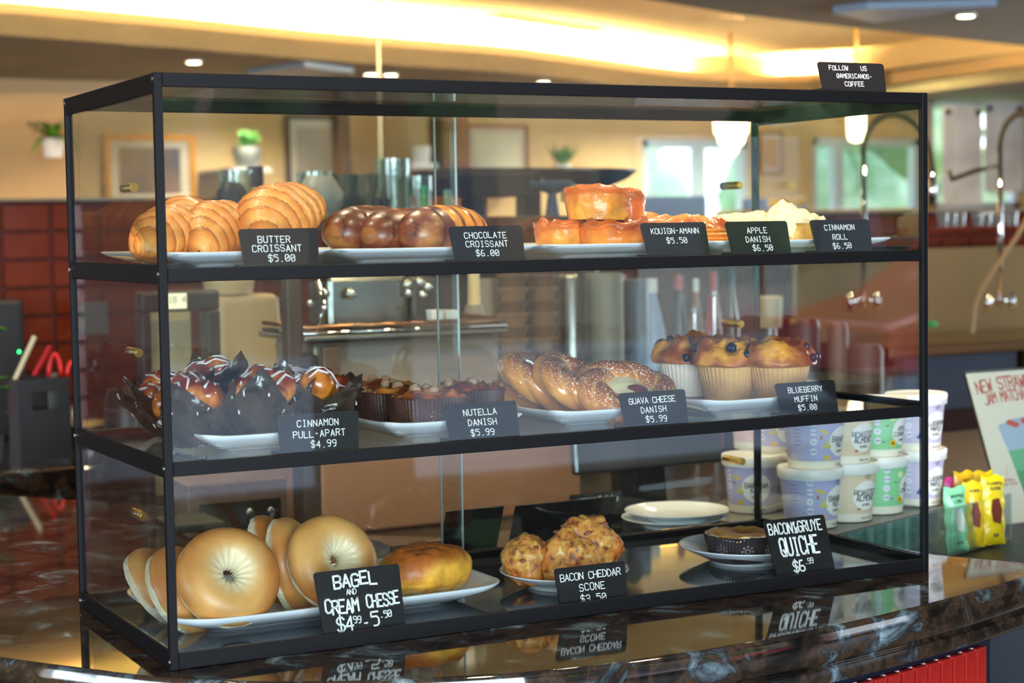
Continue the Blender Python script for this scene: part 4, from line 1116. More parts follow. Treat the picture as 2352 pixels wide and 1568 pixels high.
# ================================================================ oatmeal cups on the clear riser
lidm = mat('cup_lid_white', '#f0ece8', .4); inkd = mat('dark_ink', '#2a2c3a', .6)
CB, CT, CH, LR = .0395, .0475, .082, .0510
def cup_r(z): return CB + (CT - CB) * z / CH
def oat_cup(label, loc, face, colour, words, seed, group, ocx=.02):
    """face: azimuth the front of the paper faces; ocx: offset of the oval label"""
    t = thing('oatmeal_cup', label, 'cup', loc, (0, 0, face), group)
    cm = mat('cup_' + colour[1:], colour, .5)
    B().lathe([(CB - .002, 0), (CB, .001), (cup_r(CH), CH)], 48).build('cup_body', cm, t, True, 40)
    bd = B(); n = 96
    for i in range(n + 1):
        a = 2 * PI * i / n; r0 = cup_r(.001) + .0003; z1_ = .013 + .0008 * math.cos(a * 40); r1 = cup_r(z1_) + .0003
        bd.vert((r0 * math.cos(a), r0 * math.sin(a), .0006)); bd.vert((r1 * math.cos(a), r1 * math.sin(a), z1_))
    for i in range(n): bd.f.append((2 * i, 2 * i + 2, 2 * i + 3, 2 * i + 1))
    bd.build('base_band', mat('cup_cream', '#f2ead8', .55), t, True)
    B().lathe([(LR - .0008, CH - .006), (LR, CH - .005), (LR + .0005, CH + .010), (LR - .0008, CH + .0118), (LR - .003, CH + .0118), (LR - .004, CH + .0095), (.001, CH + .0095)], 48, cap0=True).build('lid', lidm, t, True, 40)
    cyl = lambda off: (lambda x, y: ((cup_r(y) + off) * math.cos(x / .044), (cup_r(y) + off) * math.sin(x / .044), y))
    def dome(b, cx, cy, rx, ry, off, n=32):
        f_ = cyl(off); k = b.vert(f_(cx, cy)); ks = [b.vert(f_(*p_)) for p_ in ell(cx, cy, rx * .5, ry * .5, n)]; k2 = [b.vert(f_(*p_)) for p_ in ell(cx, cy, rx, ry, n)]
        for i in range(n): b.f.append((k, ks[i], ks[(i + 1) % n])); b.f.append((ks[i], k2[i], k2[(i + 1) % n], ks[(i + 1) % n]))
    b = B(); dome(b, ocx, .042, .0245, .0235, .0004); b.build('oval_label', mat('cup_label', '#f6f1ea', .55), t)
    b = B(); f_ = cyl(.0008)
    hs = .0082 if max(len(w__) for w__ in words) < 8 else .0066
    ink(b, strokes(words[0], ocx, .0425, hs, .66, 1.22), .0013, f_); ink(b, strokes(words[1], ocx, .0335, hs, .66, 1.22), .0013, f_)
    ink(b, strokes('OATMEAL', ocx, .0255, .0033, .6, 1.3), .0006, f_)
    ink(b, strokes('NETWT1.89OZ', ocx + .004, .0045, .0026, .6, 1.4), .0005, f_)
    ink(b, [ell(ocx, .0735, .0052, .0052, 14)], .0006, f_); ink(b, [[(ocx - .003, .0705), (ocx, .076), (ocx + .003, .072)], [(ocx - .001, .070), (ocx + .002, .0755)]], .0006, f_)
    b.build('lettering', inkd, t)
    b = B(); ink(b, strokes('OATS', ocx, .0555, .0035, .6, 1.6), .0004, f_)
    for y_ in (.073, .058, .043, .028): dome(b, ocx - .050, y_, .0055, .0055, .0004, 16)
    b.build('badges', mat('cup_badge', '#e9e6f2', .55), t)
    b = B()
    for y_, w1 in ((.073, 'VEGAN'), (.058, 'GLUTEN'), (.043, '7G'), (.028, 'LOWER')): ink(b, strokes(w1, ocx - .050, y_ - .001, .0022, .6, 1.3), .00045, f_)
    for i in range(9): ink(b, [[(ocx + .045, .068 - i * .005), (ocx + .062 - .003 * (i % 3), .068 - i * .005)]], .0009, f_)
    for i in range(6): ink(b, [[(ocx - .082, .068 - i * .006), (ocx - .068 - .003 * (i % 2), .068 - i * .006)]], .0009, f_)
    b.build('small_print', mat('small_ink', '#6a6684', .6), t)
    kind = words[0][0]
    if kind == 'B' and words[0] == 'BANANA':
        ic = [('#e3c93a', [(-.036, .060, .006, .0022), (-.030, .0565, .0045, .002)]), ('#b5713a', [(-.038, .050, .0022, .0035)]), ('#d9cf4a', [(-.028, .042, .0022, .0065), (-.0315, .036, .0045, .0022), (-.0245, .036, .0045, .0022)]), ('#e5bf5a', [(-.028, .018, .0065, .0045)])]
    elif kind == 'R': ic = [('#b5713a', [(-.014, .021, .0035, .002)]), ('#a5622f', [(.036, .06, .002, .0035), (.034, .028, .003, .002)])]
    elif kind == 'A': ic = [('#e9efb4', [(-.025, .064, .0055, .0055)]), ('#f0c21e', [(-.022, .023, .0065, .006)]), ('#3c2417', [(-.022, .023, .0025, .0025)]), ('#6d5a3a', [(-.034, .052, .004, .0008)]), ('#6e8a8a', [(-.040, .026, .003, .0015)])]
    else: ic = [('#3e4f9c', [(-.030, .028, .004, .003), (-.033, .024, .004, .003), (-.027, .023, .003, .004), (.022, .066, .0025, .0025)]), ('#d8434a', [(-.024, .062, .004, .003), (-.021, .059, .003, .003)])]
    for c_, sh in ic:
        b = B()
        for (x, y, rx, ry) in sh: dome(b, ocx + x, y, rx, ry, .0006, 12)
        b.build('illustration', mat('ic' + c_[1:], c_, .55), t)
    return t
G_ = 'oatmeal cups on the clear riser'
RZ = -.0005
def cup_at(u, v, Z, back=.05):
    p = P(u, v, Z=Z); d = Vector((p.x - CAM_LOC.x, p.y - CAM_LOC.y)).normalized(); return p.x + d.x * back, p.y + d.y * back
def cup(u, v, tier, face_off, colour, words, lb, seed=0, dx=0, ocx=.0):
    x, y = cup_at(u, v, RZ + .001, .042)
    az = math.atan2(CAM_LOC.y - y, CAM_LOC.x - x)
    oat_cup(lb, (x + dx, y, RZ + .001 + tier * (CH + .0100)), az + math.radians(face_off), colour, words, seed, G_)
lav, tan_, grn, lil, pnk = '#b9b4dc', '#e3cdae', '#8ed29a', '#cdc2da', '#e6c3c6'
cup(1862, 1216, 0, 38, lav, ('BANANA', 'NUT'), 'lavender banana nut oatmeal cup, front of the lower row')
cup(1866, 1216, 1, 38, lav, ('BANANA', 'NUT'), 'lavender banana nut oatmeal cup stacked on the front cup', dx=.004)
cup(1944, 1200, 0, 20, tan_, ('ROASTED', 'ALMOND'), 'beige roasted almond oatmeal cup in the lower row')
cup(1944, 1200, 1, 20, tan_, ('ROASTED', 'ALMOND'), 'beige roasted almond oatmeal cup in the upper row', dx=-.004)
cup(2016, 1182, 0, 58, grn, ('APPLE', 'CINNAMON'), 'green apple cinnamon oatmeal cup in the lower row')
cup(2013, 1182, 1, 42, grn, ('APPLE', 'CINNAMON'), 'green apple cinnamon oatmeal cup in the upper row')
cup(2103, 1164, 0, 24, lil, ('BLUEBERRY', 'MAPLE'), 'lilac blueberry maple oatmeal cup in the lower row, right end')
cup(2104, 1164, 1, 24, lil, ('BLUEBERRY', 'MAPLE'), 'lilac blueberry maple oatmeal cup in the upper row, right end')
cup(1730, 1180, 0, -18, lav, ('BANANA', 'NUT'), 'lavender oatmeal cup at the left end of the riser, seen through the back door')
cup(1800, 1172, 0, -100, lav, ('BANANA', 'NUT'), 'lavender oatmeal cup turned to show its instructions')
cup(1792, 1172, 1, -2, lav, ('BANANA', 'NUT'), 'lavender banana nut cup stacked behind the black back post')
cup(1742, 1160, 1, 160, pnk, ('MAPLE', 'BERRY'), 'pink oatmeal cup in the upper row, left end')
# riser tray and snack tray on the lower shelf behind the bar
clr = glass('acrylic', tint='#eef4f2', f0=.05, haze=.05)
ca = P(1922, 1224, Z=RZ); cb_ = P(2183, 1160, Z=RZ)
ang = math.atan2(cb_.y - ca.y, cb_.x - ca.x); wr_ = math.hypot(cb_.x - ca.x, cb_.y - ca.y)
t = thing('acrylic_riser', 'clear acrylic tray with grey top carrying the oatmeal cups', 'riser', (ca.x, ca.y, -.074), (0, 0, ang))
bevel(B().box((-.012, -.003, .0705), (wr_ + .004, .335, .0735)).build('top_sheet', glass('grey_acrylic', tint='#b9b6ae', f0=.08, haze=.5, hazec='#8d8a84'), t), .001)
for i in range(13):
    x = i * (wr_ / 12)
    B().box((x - .0013, .001, 0), (x + .0013, .006, .0704)).build('rib', clr, t)
B().box((0, .0, 0), (wr_, .0025, .0704)).build('front_wall', clr, t); B().box((0, .0026, 0), (.0025, .33, .0704)).build('side_wall', clr, t); B().box((wr_ - .0025, .0026, 0), (wr_, .33, .0704)).build('side_wall', clr, t)
B().box((.0026, .007, 0), (wr_ - .0026, .33, .0025)).build('bottom', clr, t)
# teal tea tins inside the riser
teal = mat('teal_print', '#5fbfa4', .5)
for i in range(6):
    x = ca.x + math.cos(ang) * (.03 + i * .053) - math.sin(ang) * .045; y = ca.y + math.sin(ang) * (.03 + i * .053) + math.cos(ang) * .045
    t2 = thing('tea_pack', ['first', 'second', 'third', 'fourth', 'fifth', 'last'][i] + ' teal drink pack from the left inside the clear riser', 'packet', (x, y, -.0712), (0, 0, ang), 'teal packs in the riser')
    bevel(B().box((-.024, -.006, 0), (.024, .006, .062)).build('sleeve', mat('sleeve_mint', '#bfe6da', .5), t2), .003)
    b = B(); blob(b, ell(0, .032, .020, .020, 20), lambda x, z: (x, -.0065, z)); b.build('round_print', teal, t2)
    b = B(); ink(b, [ell(0, .032, .017, .017, 18), [(-.01, .036), (.01, .036)], [(-.009, .030), (.009, .030)]], .0012, lambda x, z: (x, -.0068, z)); b.build('print_lines', mat('pale_teal', '#d6efe6', .5), t2)
B().box((-.001, -.0015, .0695), (wr_ + .001, -.0002, .0712)).build('rim', edgem, t)
# snack tray
sa = P(2186, 1273, Z=-.07); sb = P(2322, 1232, Z=-.07)
ang2 = math.atan2(sb.y - sa.y, sb.x - sa.x); ws = math.hypot(sb.x - sa.x, sb.y - sa.y)
t = thing('snack_tray', 'clear acrylic tray holding green and yellow snack pouches', 'tray', (sa.x, sa.y, -.074), (0, 0, ang2))
for nm, a_, c_ in (('front_wall', (0, 0, 0), (ws, .0025, .078)), ('side_wall', (0, .0026, 0), (.0025, .15, .078)), ('side_wall', (ws - .0025, .0026, 0), (ws, .15, .078)), ('back_wall', (0, .1502, 0), (ws, .1525, .078)), ('bottom', (.0026, .0026, 0), (ws - .0026, .15, .0025))):
    B().box(a_, c_).build(nm, clr, t)
B().box((0, -.0006, .0782), (ws, .003, .0798)).build('rim', edgem, t); B().box((ws - .0025, -.0006, 0), (ws + .0005, -.0001, .078)).build('rim', edgem, t)
def pouch(label, u, v, Z, h, wd, c1, c2, seed, lines, txt=None, rz=0):
    h *= .90
    p = P(u, v, Z=Z); t = thing('snack_pouch', label, 'snack pouch', (p.x, p.y, Z), (-.08, random.Random(seed).uniform(-.03, .03), -.12 + rz), 'snack pouches in the clear tray')
    def fn(u_, v_):
        x = (u_ - .5) * wd; z = v_ * h
        th = .010 * (max(0, 1 - abs(2 * v_ - 1) ** 3)) ** .7 * (1 - abs(2 * u_ - 1) ** 2.5) + .0002
        return x + .0012 * math.sin(v_ * 20 + seed), th + .0016 * fx(x + seed, z, 0, 60), z * (1 + .02 * math.sin(u_ * 9 + seed) * (v_ > .9))
    b = B(); b.grid(lambda a, c_: (fn(a, c_)[0], -fn(a, c_)[1], fn(a, c_)[2]), 14, 30); b.grid(lambda a, c_: (fn(1 - a, c_)[0], fn(1 - a, c_)[1], fn(1 - a, c_)[2]), 14, 30)
    b.build('pouch', mat('pouch_' + c1[1:], c1, .3, bump=.4, bscale=40), t, True)
    b = B(); blob(b, [(-wd * .16, .34 * h), (wd * .16, .30 * h), (wd * .22, .5 * h), (wd * .1, .68 * h), (-wd * .18, .66 * h), (-wd * .24, .5 * h)], lambda x, z: (x, -.0125, z)); b.build('food_picture', mat('pic_' + c2[1:], c2, .5), t)
    b = B()
    for (s_, y, hh_) in lines: ink(b, strokes(s_, 0, y * h, hh_ * h, .6, 1.25), hh_ * h * .18, lambda x, z: (x, -.0122 if .2 < z / h < .8 else -.009, z))
    b.build('lettering', inkd, t)
    return t
pouch('pale green pouch reading whipped lime at the left of the snack tray', 2200, 1266, -.071, .118, .042, '#84d8a4', '#c9d6c8', 1, [('WHIPPED', .84, .045), ('LIME', .76, .045), ('NUTS', .12, .04)])
pouch('yellow pouch with brown picture at the right of the snack tray', 2282, 1250, -.071, .128, .046, '#e8d21c', '#6b2a14', 2, [('FLAVORFUL', .87, .04), ('ALMOND', .80, .04), ('BAR', .12, .04)])
pouch('yellow pouch with a blue edge in the middle of the snack tray', 2240, 1256, -.071, .122, .034, '#e6c81e', '#7a3418', 3, [('ALMOND', .84, .035)], rz=-.2)
pouch('yellow pouch at the back of the snack tray', 2262, 1232, -.071, .125, .044, '#dcc520', '#8a4a1a', 5, [('ALMOND', .86, .035)])
pouch('magenta-edged pouch at the back left of the snack tray', 2196, 1240, -.071, .118, .040, '#c93a8c', '#5ab070', 6, [('NUTS', .86, .035)])
pouch('golden pouch behind the pale green one', 2222, 1240, -.071, .13, .04, '#e0b31c', '#8a4a1a', 8, [('NUTS', .86, .035)])
# poster in a clear stand
bl = P(2316, 1218, Y=.56); tl = P(2219, 858, X=bl.x); up = tl - bl; hgt = up.length; th = math.atan2(up.y, up.z)
t = thing('poster_stand', 'poster in a clear slanted stand advertising a strawberry jam matcha latte', 'poster', tuple(bl), (-th, 0, 0)); PW = .215
bevel(B().box((-.004, -.003, -.004), (PW, -.0012, hgt + .004)).build('acrylic_cover', clr, t), .0008)
B().box((0, 0, 0), (PW - .004, .0012, hgt)).build('poster_sheet', mat('poster_paper', '#f1e6dc', .6), t)
B().box((-.004, .0014, -.004), (PW, .0035, hgt + .004)).build('acrylic_back', glass('acrylic_edge', tint='#c8c4b8', f0=.1), t)
B().box((-.004, .0036, -.004), (PW, .06, -.001)).build('stand_foot', clr, t)
pr_ = mat('poster_red', '#c8401e', .6); fpo = lambda x, z: (x, -.0003, z)
b = B(); ink(b, [[(x, z + .016 - .9 * (x - PW / 2) ** 2) for x, z in pl] for pl in strokes('NEW STRAWBERRY', PW * .5, hgt * .835, .023, .48, 1.22, 0, 0)], .0032, fpo)
ink(b, [[(x, z + .016 - .9 * (x - PW / 2) ** 2) for x, z in pl] for pl in strokes('JAM MATCHA LATTE', PW * .5, hgt * .755, .020, .42, 1.22, 0, 0)], .0027, fpo)
ink(b, strokes('CEREMONIAL', .032, hgt * .30, .0045, .6, 1.2), .0007, fpo); ink(b, strokes('GRADE MATCHA', .032, hgt * .275, .0045, .6, 1.2), .0007, fpo); ink(b, [[(.034, hgt * .33), (.033, hgt * .37), (.038, hgt * .40)]], .0008, fpo)
b.build('lettering', pr_, t)
def flat(nm, poly, c_, dz): b = B(); blob(b, poly, lambda x, z: (x, -.0003 - dz, z)); b.build(nm, mat('print_' + c_[1:], c_, .6), t)
cx = .118; H2 = hgt
flat('cup_picture', [(cx - .052, .02), (cx + .052, .02), (cx + .074, H2 * .66), (cx - .074, H2 * .66)], '#2f9e5e', .0001)
flat('cup_picture', [(cx - .063, H2 * .36), (cx + .063, H2 * .36), (cx + .074, H2 * .66), (cx - .074, H2 * .66)], '#58b88a', .0002)
flat('cup_picture', [(cx - .068, H2 * .49), (cx + .068, H2 * .51), (cx + .075, H2 * .64), (cx + .05, H2 * .685), (cx, H2 * .70), (cx - .05, H2 * .685), (cx - .077, H2 * .64)], '#a8bede', .0003)
for (x, z) in ((-.045, .665), (-.034, .652), (-.010, .67), (.01, .66)): flat('berry_picture', ell(cx + x, H2 * z, .010, .006, 12), '#d23a34', .0004)
for (x, z) in ((-.02, .15), (-.01, .26), (-.035, .22), (.0, .1)): flat('berry_picture', ell(cx + x, H2 * z, .006, .007, 10), '#b5533c', .0004)
# ================================================================ back bar
stl = mat('brushed_steel', '#a8a49c', .22, 1, bump=.05, bscale=60, stretch=(1, 1, 20))
chrome = mat('chrome', '#d8d8d8', .07, 1)
dark = mat('dark_plastic', '#1d1d20', .4)
def simple(name, label, cat, bld, m, loc=(0, 0, 0), rot=(0, 0, 0), bev=0, smooth=False, group=None, auto=40):
    o = bld.build(name, m, None, smooth, auto if smooth else None); o.location = loc; o.rotation_euler = rot
    if bev: bevel(o, bev)
    return tag(o, label, cat, group)
# back counter (left) carrying the black tool box
simple('back_counter', 'dark granite back counter under the black tool box', 'counter', B().box((-1.6, 0, 0), (1.1, .95, .075)), gr, (0, 2.26, -.137), bev=.006)
t = thing('back_cabinet', 'dark wooden cabinets below the back counter', 'cabinet', (0, 2.32, FZ))
wd = mat('dark_wood', '#2a1a12', .5, color2='#3a2418', vscale=6, stretch=(1, 1, .2))
B().box((-1.55, .0, 0), (1.05, .85, -FZ - .138)).build('cabinet_body', wd, t)
for i in range(4): bevel(B().box((-1.53 + i * .645, -.018, .1), (-.90 + i * .645, -.001, -FZ - .16)).build('door', wd, t), .004)
# tiled splash wall
YT = 3.24
tlr = mat('oxblood_tile_glaze', '#74290f', .22, color2='#62200c', vscale=9, coat=.4)
grout = mat('grout', '#4a1c14', .8)
wl = B().box((-2.2, YT, FZ), (1.62, YT + .16, .572)).build('wall_bar', grout); struct(wl)
struct(B().box((1.62, YT, FZ), (3.3, YT + .16, .40)).build('wall_bar', grout)); 
wr = B().box((3.3, YT, FZ), (6.4, YT + .16, .508)).build('wall_bar_right', grout); struct(wr)
struct(B().box((-2.2, YT - .02, .572), (1.62, YT + .18, .580)).build('trim_3', mat('tile_trim', '#8a7a60', .5)))
struct(B().box((3.3, YT - .02, .508), (6.4, YT + .18, .517)).build('trim_4', mat('tile_trim', '#8a7a60', .5)))
def wavy_tile(w_, h_):
    b = B(); pts = []; n = 10
    for i in range(n): pts.append((w_ * i / n, .0022 * math.sin(i / n * PI * 8)))
    for i in range(6): pts.append((w_ + .0022 * math.sin(i / 6 * PI * 4), h_ * i / 6))
    for i in range(n): pts.append((w_ * (1 - i / n), h_ + .0022 * math.sin(i / n * PI * 8)))
    for i in range(6): pts.append((.0022 * math.sin(i / 6 * PI * 4), h_ * (1 - i / 6)))
    k = len(pts)
    for x, z in pts: b.vert((x, -.001, z))
    for x, z in pts: b.vert((w_ / 2 + (x - w_ / 2) * .95, -.008, h_ / 2 + (z - h_ / 2) * .92))
    for i in range(k): b.f.append((i, (i + 1) % k, k + (i + 1) % k, k + i))
    b.f.append(tuple(range(k, 2 * k)))
    return b
TW, TH = .139, .0795
tile0 = wavy_tile(TW - .008, TH - .006).build('tile', tlr, wl); tile0.location = (-.6, YT, .571 - TH + .002)
tile1 = None
xo = P(5, 500, Y=YT).x % TW
for r in range(9):
    for c_ in range(-6, 14):
        x = xo + c_ * TW - .002 
        if x > 1.5 or x < -.75: continue
        o = tile0.copy(); COL.objects.link(o); o.parent = wl; o.location = (x, YT, .569 - (r + 1) * TH)
    for c_ in range(13):
        x = 3.42 + c_ * TW + (TW / 2 if r % 2 else 0)
        if r > 3: continue
        o = tile0.copy(); COL.objects.link(o); o.parent = wr; o.location = (x, YT, .504 - (r + 1) * TH)
bpy.data.objects.remove(tile0)
def pos(u, v, Y): p = P(u, v, Y=Y); return (p.x, Y, p.z)
def span(u0, v0, u1, v1, Y, dep=.1, m=None, name='box', label='', cat='', bev=.004, group=None):
    a = P(u0, v0, Y=Y); c_ = P(u1, v1, Y=Y)
    x0, x1 = sorted((a.x, c_.x)); z0, z1 = sorted((a.z, c_.z))
    return simple(name, label, cat, B().box((-(x1 - x0) / 2, 0, 0), ((x1 - x0) / 2, dep, z1 - z0)), m, ((x0 + x1) / 2, Y, z0), bev=bev, group=group)
def scl(u, v, Y): q = P(u, v, Y=Y); return (P(u + 100, v, Y=Y).x - q.x) / 100
# black tool box with handle slot and utensils
a = P(48, 1047, Y=2.42); c_ = P(166, 1047, Y=2.42); top = P(48, 872, Y=2.42).z; bw = c_.x - a.x; zb0 = -.062; bh = top - zb0
t = thing('tool_box', 'black open box with a cut-out handle holding utensils on the back counter', 'box', (a.x, 2.42, zb0), (0, 0, 0))
b = B().box((0, 0, 0), (bw, .004, bh * .62)).box((0, 0, bh * .62), (bw * .26, .004, bh * .84)).box((bw * .76, 0, bh * .62), (bw, .004, bh * .84)).box((0, 0, bh * .84), (bw, .004, bh))
b.build('front_panel', dark, t)
B().box((0, .0041, 0), (.004, .12, bh)).build('side_panel', dark, t); B().box((bw - .004, .0041, 0), (bw, .12, bh)).build('side_panel', dark, t); B().box((.0041, .116, 0), (bw - .0041, .12, bh)).build('back_panel', dark, t); B().box((.0041, .0041, 0), (bw - .0041, .116, .004)).build('bottom', dark, t)
def stick(name, label, u0, v0, u1, v1, Y, r, m, n=8): return simple(name, label, 'utensil', B().cyl(P(u0, v0, Y=Y), P(u1, v1, Y=Y), r, n=n), m, smooth=True)
stick('spatula', 'pale handle of a spatula leaning in the black box', 34, 872, 80, 772, 2.46, .006, mat('pale_handle', '#c9bf9c', .4))
stick('tongs', 'dark red handle standing in the black box', 78, 862, 116, 794, 2.47, .007, mat('red_handle', '#a3161c', .35))
rh = mat('bright_red_handle', '#e0251c', .35)
t = thing('scissors', 'red-handled scissors standing in the black box', 'scissors', pos(112, 866, 2.48))
for (du, ax, az) in ((0, .030, .055), (.045, .026, .034)):
    pts = [(du + ax * (.5 - .5 * math.cos(k * PI / 10)), 0, az * math.sin(k * PI / 10)) for k in range(11)]
    B().tube(pts, .0055, 8).build('handle_loop', rh, t, True)
B().box((-.004, -.002, -.11), (.02, .002, .01)).build('blade', steel, t)
# steel bowl behind the box
p = P(98, 868, Y=2.72)
simple('steel_bowl', 'wide stainless steel bowl behind the black tool box', 'bowl', B().lathe([(.05, 0), (.075, .02), (.088, .09), (.094, .092), (.094, .096), (.086, .095), (.072, .02), (.001, .008)], 40), stl, (p.x, 2.72, zb0), smooth=True)
# black machine with green lamp
t = thing('black_grinder', 'black appliance with a small green light at the left edge', 'appliance', (P(5, 790, Y=2.95).x, 2.95, zb0))
bevel(B().box((-.11, 0, 0), (.06, .12, .37)).build('housing', dark, t), .012)
b = B().ball((.043, -.002, .23), .0035, 8, 6); b.build('indicator_lamp', mat('green_led', '#20d070', .5, emit='#30ff80', es=4), t)
# leafy plant at the left edge
t = thing('herb_plant', 'leafy green plant at the left edge in front of the tool box', 'plant', pos(-26, 1000, 2.30))
lf = mat('leaf_green', '#5fa52a', .4, color2='#3c7a1c', vscale=20)
def leaf(b, o_, d, L, W_, up=.3):
    d = Vector(d).normalized(); s_ = d.cross(Vector((0, 0, 1))).normalized(); k = len(b.v); n = 6
    for i in range(n + 1):
        f_ = i / n; w_ = W_ * math.sin(PI * min(1, f_ * .95 + .05)) ** .8; c = Vector(o_) + d * L * f_ + Vector((0, 0, up * L * (f_ - 1.4 * f_ * f_)))
        b.vert(c - s_ * w_ / 2 + Vector((0, 0, .002))); b.vert(c - Vector((0, 0, .003))); b.vert(c + s_ * w_ / 2 + Vector((0, 0, .002)))
    for i in range(n):
        a = k + 3 * i; b.f += [(a, a + 1, a + 4, a + 3), (a + 1, a + 2, a + 5, a + 4)]
for i in range(9):
    b = B(); a = i * .7; leaf(b, (0, 0, .10 + .017 * i), (math.cos(a), math.sin(a) * .6 - .3, .25), .055 + .004 * (i % 4), .028); b.build('leaf', lf, t, True)
B().cyl((0, 0, 0), (0, 0, .26), .003).build('stem', mat('stem_green', '#4a7a2a', .6), t)
B().lathe([(.03, -.06), (.036, 0), (.034, .0), (.001, -.005)], 20).build('pot', dark, t, True, 40)
# items on the back counter seen through the side glass
span(186, 770, 248, 692, 3.05, .02, mat('teal_grey_panel', '#4d5a5c', .5), 'wall_switch_panel', 'teal grey panel on the tiles behind the side glass', 'panel', bev=.003)
t = thing('syrup_bottle', 'dark bottle with a white cap behind the side glass', 'bottle', (P(330, 770, Y=2.6).x, 2.6, zb0))
B().lathe([(.022, 0), (.024, .02), (.024, .17), (.011, .2), (.011, .225)], 20).build('bottle_body', mat('dark_glass', '#20262a', .15), t, True, 40)
B().lathe([(.012, .225), (.012, .245)], 16).build('cap', mat('white_plastic', '#e6e2da', .4), t, True, 40)
p = P(232, 805, Y=2.5)
simple('pan', 'steel saucepan with a long handle behind the side glass', 'pan', B().lathe([(.08, 0), (.088, .06), (.09, .062), (.085, .058), (.001, .004)], 32).cyl((.085, 0, .055), (.20, -.05, .075), .006), stl, (p.x, 2.62, zb0), smooth=True)
p = P(300, 880, Y=2.0)
simple('espresso_knock_bin', 'dark rounded bin behind the left end of the case', 'bin', B().lathe([(.055, 0), (.075, .03), (.07, .22), (.062, .24), (.001, .24)], 32), mat('dark_brown_plastic', '#2c1d16', .35), (p.x, 1.95, -.10), smooth=True)
simple('prep_counter', 'low dark service counter behind the case', 'counter', B().box((0, 0, 0), (3.2, .75, .04)), mat('service_top', '#2e2622', .3, color2='#3b302a', vscale=12), (.42, .98, -.116), bev=.004)
simple('prep_cabinet', 'dark cabinets below the low service counter', 'cabinet', B().box((0, 0, 0), (3.1, .65, .93)), wd, (.47, 1.03, FZ), bev=.004)
simple('side_ledge', 'navy cabinet right of the bar carrying the clear trays', 'cabinet', B().prism([(0, 0), (.10, -.10), (.8, .02), (.8, .62), (-.06, .62), (-.06, .2)], 0, .98), mat('navy_paint', '#070d1d', .4, spec=.3), (1.19, .115, FZ - .006), bev=.003)
# ---- black frame grinder with display and glass jar (left, middle tier)
t = thing('bean_grinder', 'black-framed grinder with a small lit display and a glass jar', 'grinder', (P(425, 860, Y=1.55).x, 1.55, -.075))
s_ = scl(425, 760, 1.55); gx0, gx1 = -95 * s_, 85 * s_
ztop = P(425, 668, Y=1.55).z + .075; zm = P(425, 715, Y=1.55).z + .075
bevel(B().box((gx0, .0, zm), (gx1, .05, ztop)).build('head', dark, t), .006)
bevel(B().box((gx1 - .028, .0, 0), (gx1, .05, zm)).build('upright', dark, t), .004)
bevel(B().box((gx0, .0, 0), (gx0 + .02, .05, zm)).build('upright', dark, t), .004)
bevel(B().box((gx0, .0, 0), (gx1, .14, .02)).build('base', dark, t), .004)
B().box((gx0 + .021, .10, .021), (gx1 - .03, .108, zm + .02)).build('back_plate', mat('cream_plastic', '#cdb48a', .35), t)
B().box((gx0 + .052, -.003, zm + .006), (gx0 + .052 + 44 * s_, -.0005, ztop - .004)).build('display', mat('display', '#e8e6c8', .4, emit='#e8e4b8', es=.7), t)
b = B(); ink(b, strokes('18.4', gx0 + .052 + 22 * s_, zm + .018, .012, .6, 1.3), .0015, lambda x, z: (x, -.0034, z)); b.build('digits', inkd, t)
B().lathe([(.036, .10), (.043, .12), (.043, .225), (.040, .225), (.040, .12), (.001, .104)], 32, c=(-.005, .05, 0)).build('glass_jar', glass('jar_glass', tint='#e8eeea', f0=.1), t, True, 40)
B().lathe([(.044, .222), (.045, .232), (.041, .232)], 32, c=(-.005, .05, 0)).build('jar_rim', chrome, t, True, 40)
# ---- cream machine housing
t = thing('cream_dispenser', 'cream-coloured tall tapering dispenser behind the pull-aparts', 'dispenser', (P(570, 900, Y=1.75).x, 1.75, -.076))
s_ = scl(570, 770, 1.75); b = B(); hz = P(570, 676, Y=1.75).z + .076
q = [(-70 * s_, 0), (110 * s_, 0), (78 * s_, hz), (-60 * s_, hz)]
k = len(b.v)
for y in (0, .10):
    for x, z in q: b.vert((x, y, z))
b.f += [(0, 1, 2, 3), (7, 6, 5, 4), (0, 4, 5, 1), (1, 5, 6, 2), (2, 6, 7, 3), (3, 7, 4, 0)]
bevel(b.build('housing', mat('cream_plastic', '#cdb48a', .35), t), .015, 3)
B().lathe([(.05, hz + .001), (.055, hz + .03), (.045, hz + .04)], 24, c=(-20 * s_, .05, 0)).build('top_cap', mat('cream_plastic', '#cdb48a', .35), t, True, 40)
# ---- espresso machine
YE = 1.12
t = thing('espresso_machine', 'stainless espresso machine with cup rail and painted tan reflection on its back behind the case', 'espresso machine', (P(900, 1150, Y=YE).x, YE, -.075))
def ex(u, v=800, d=0): return P(u, v, Y=YE + d).x - t.location.x
def ez(v, u=1000): return P(u, v, Y=YE).z + .075
tan_refl = mat('tan_reflection_steel', '#b5866a', .38, metal=.15, color2='#ab7d62', vscale=2)  # warm reflection in the stainless back is put into the base colour
bevel(B().box((ex(737, 1150), 0, .0), (ex(1335, 1150), .30, ez(935))).build('lower_panel', tan_refl, t), .006)
bevel(B().box((ex(690), .0, 0), (ex(734), .06, ez(800))).build('side_panel', mat('machine_side', '#463a35', .35), t), .006)
bevel(B().box((ex(720), .004, ez(932)), (ex(1150), .20, ez(775))).build('upper_body', mat('machine_body', '#a08f80', .3, metal=.3), t), .008)
bevel(B().box((ex(736), -.012, ez(905)), (ex(776), .0025, ez(782))).build('vent_panel', mat('vent_brown', '#6b5548', .4), t), .004)
bevel(B().box((ex(690), -.02, ez(772)), (ex(1160), .22, ez(757))).build('top_tray', stl, t), .004)
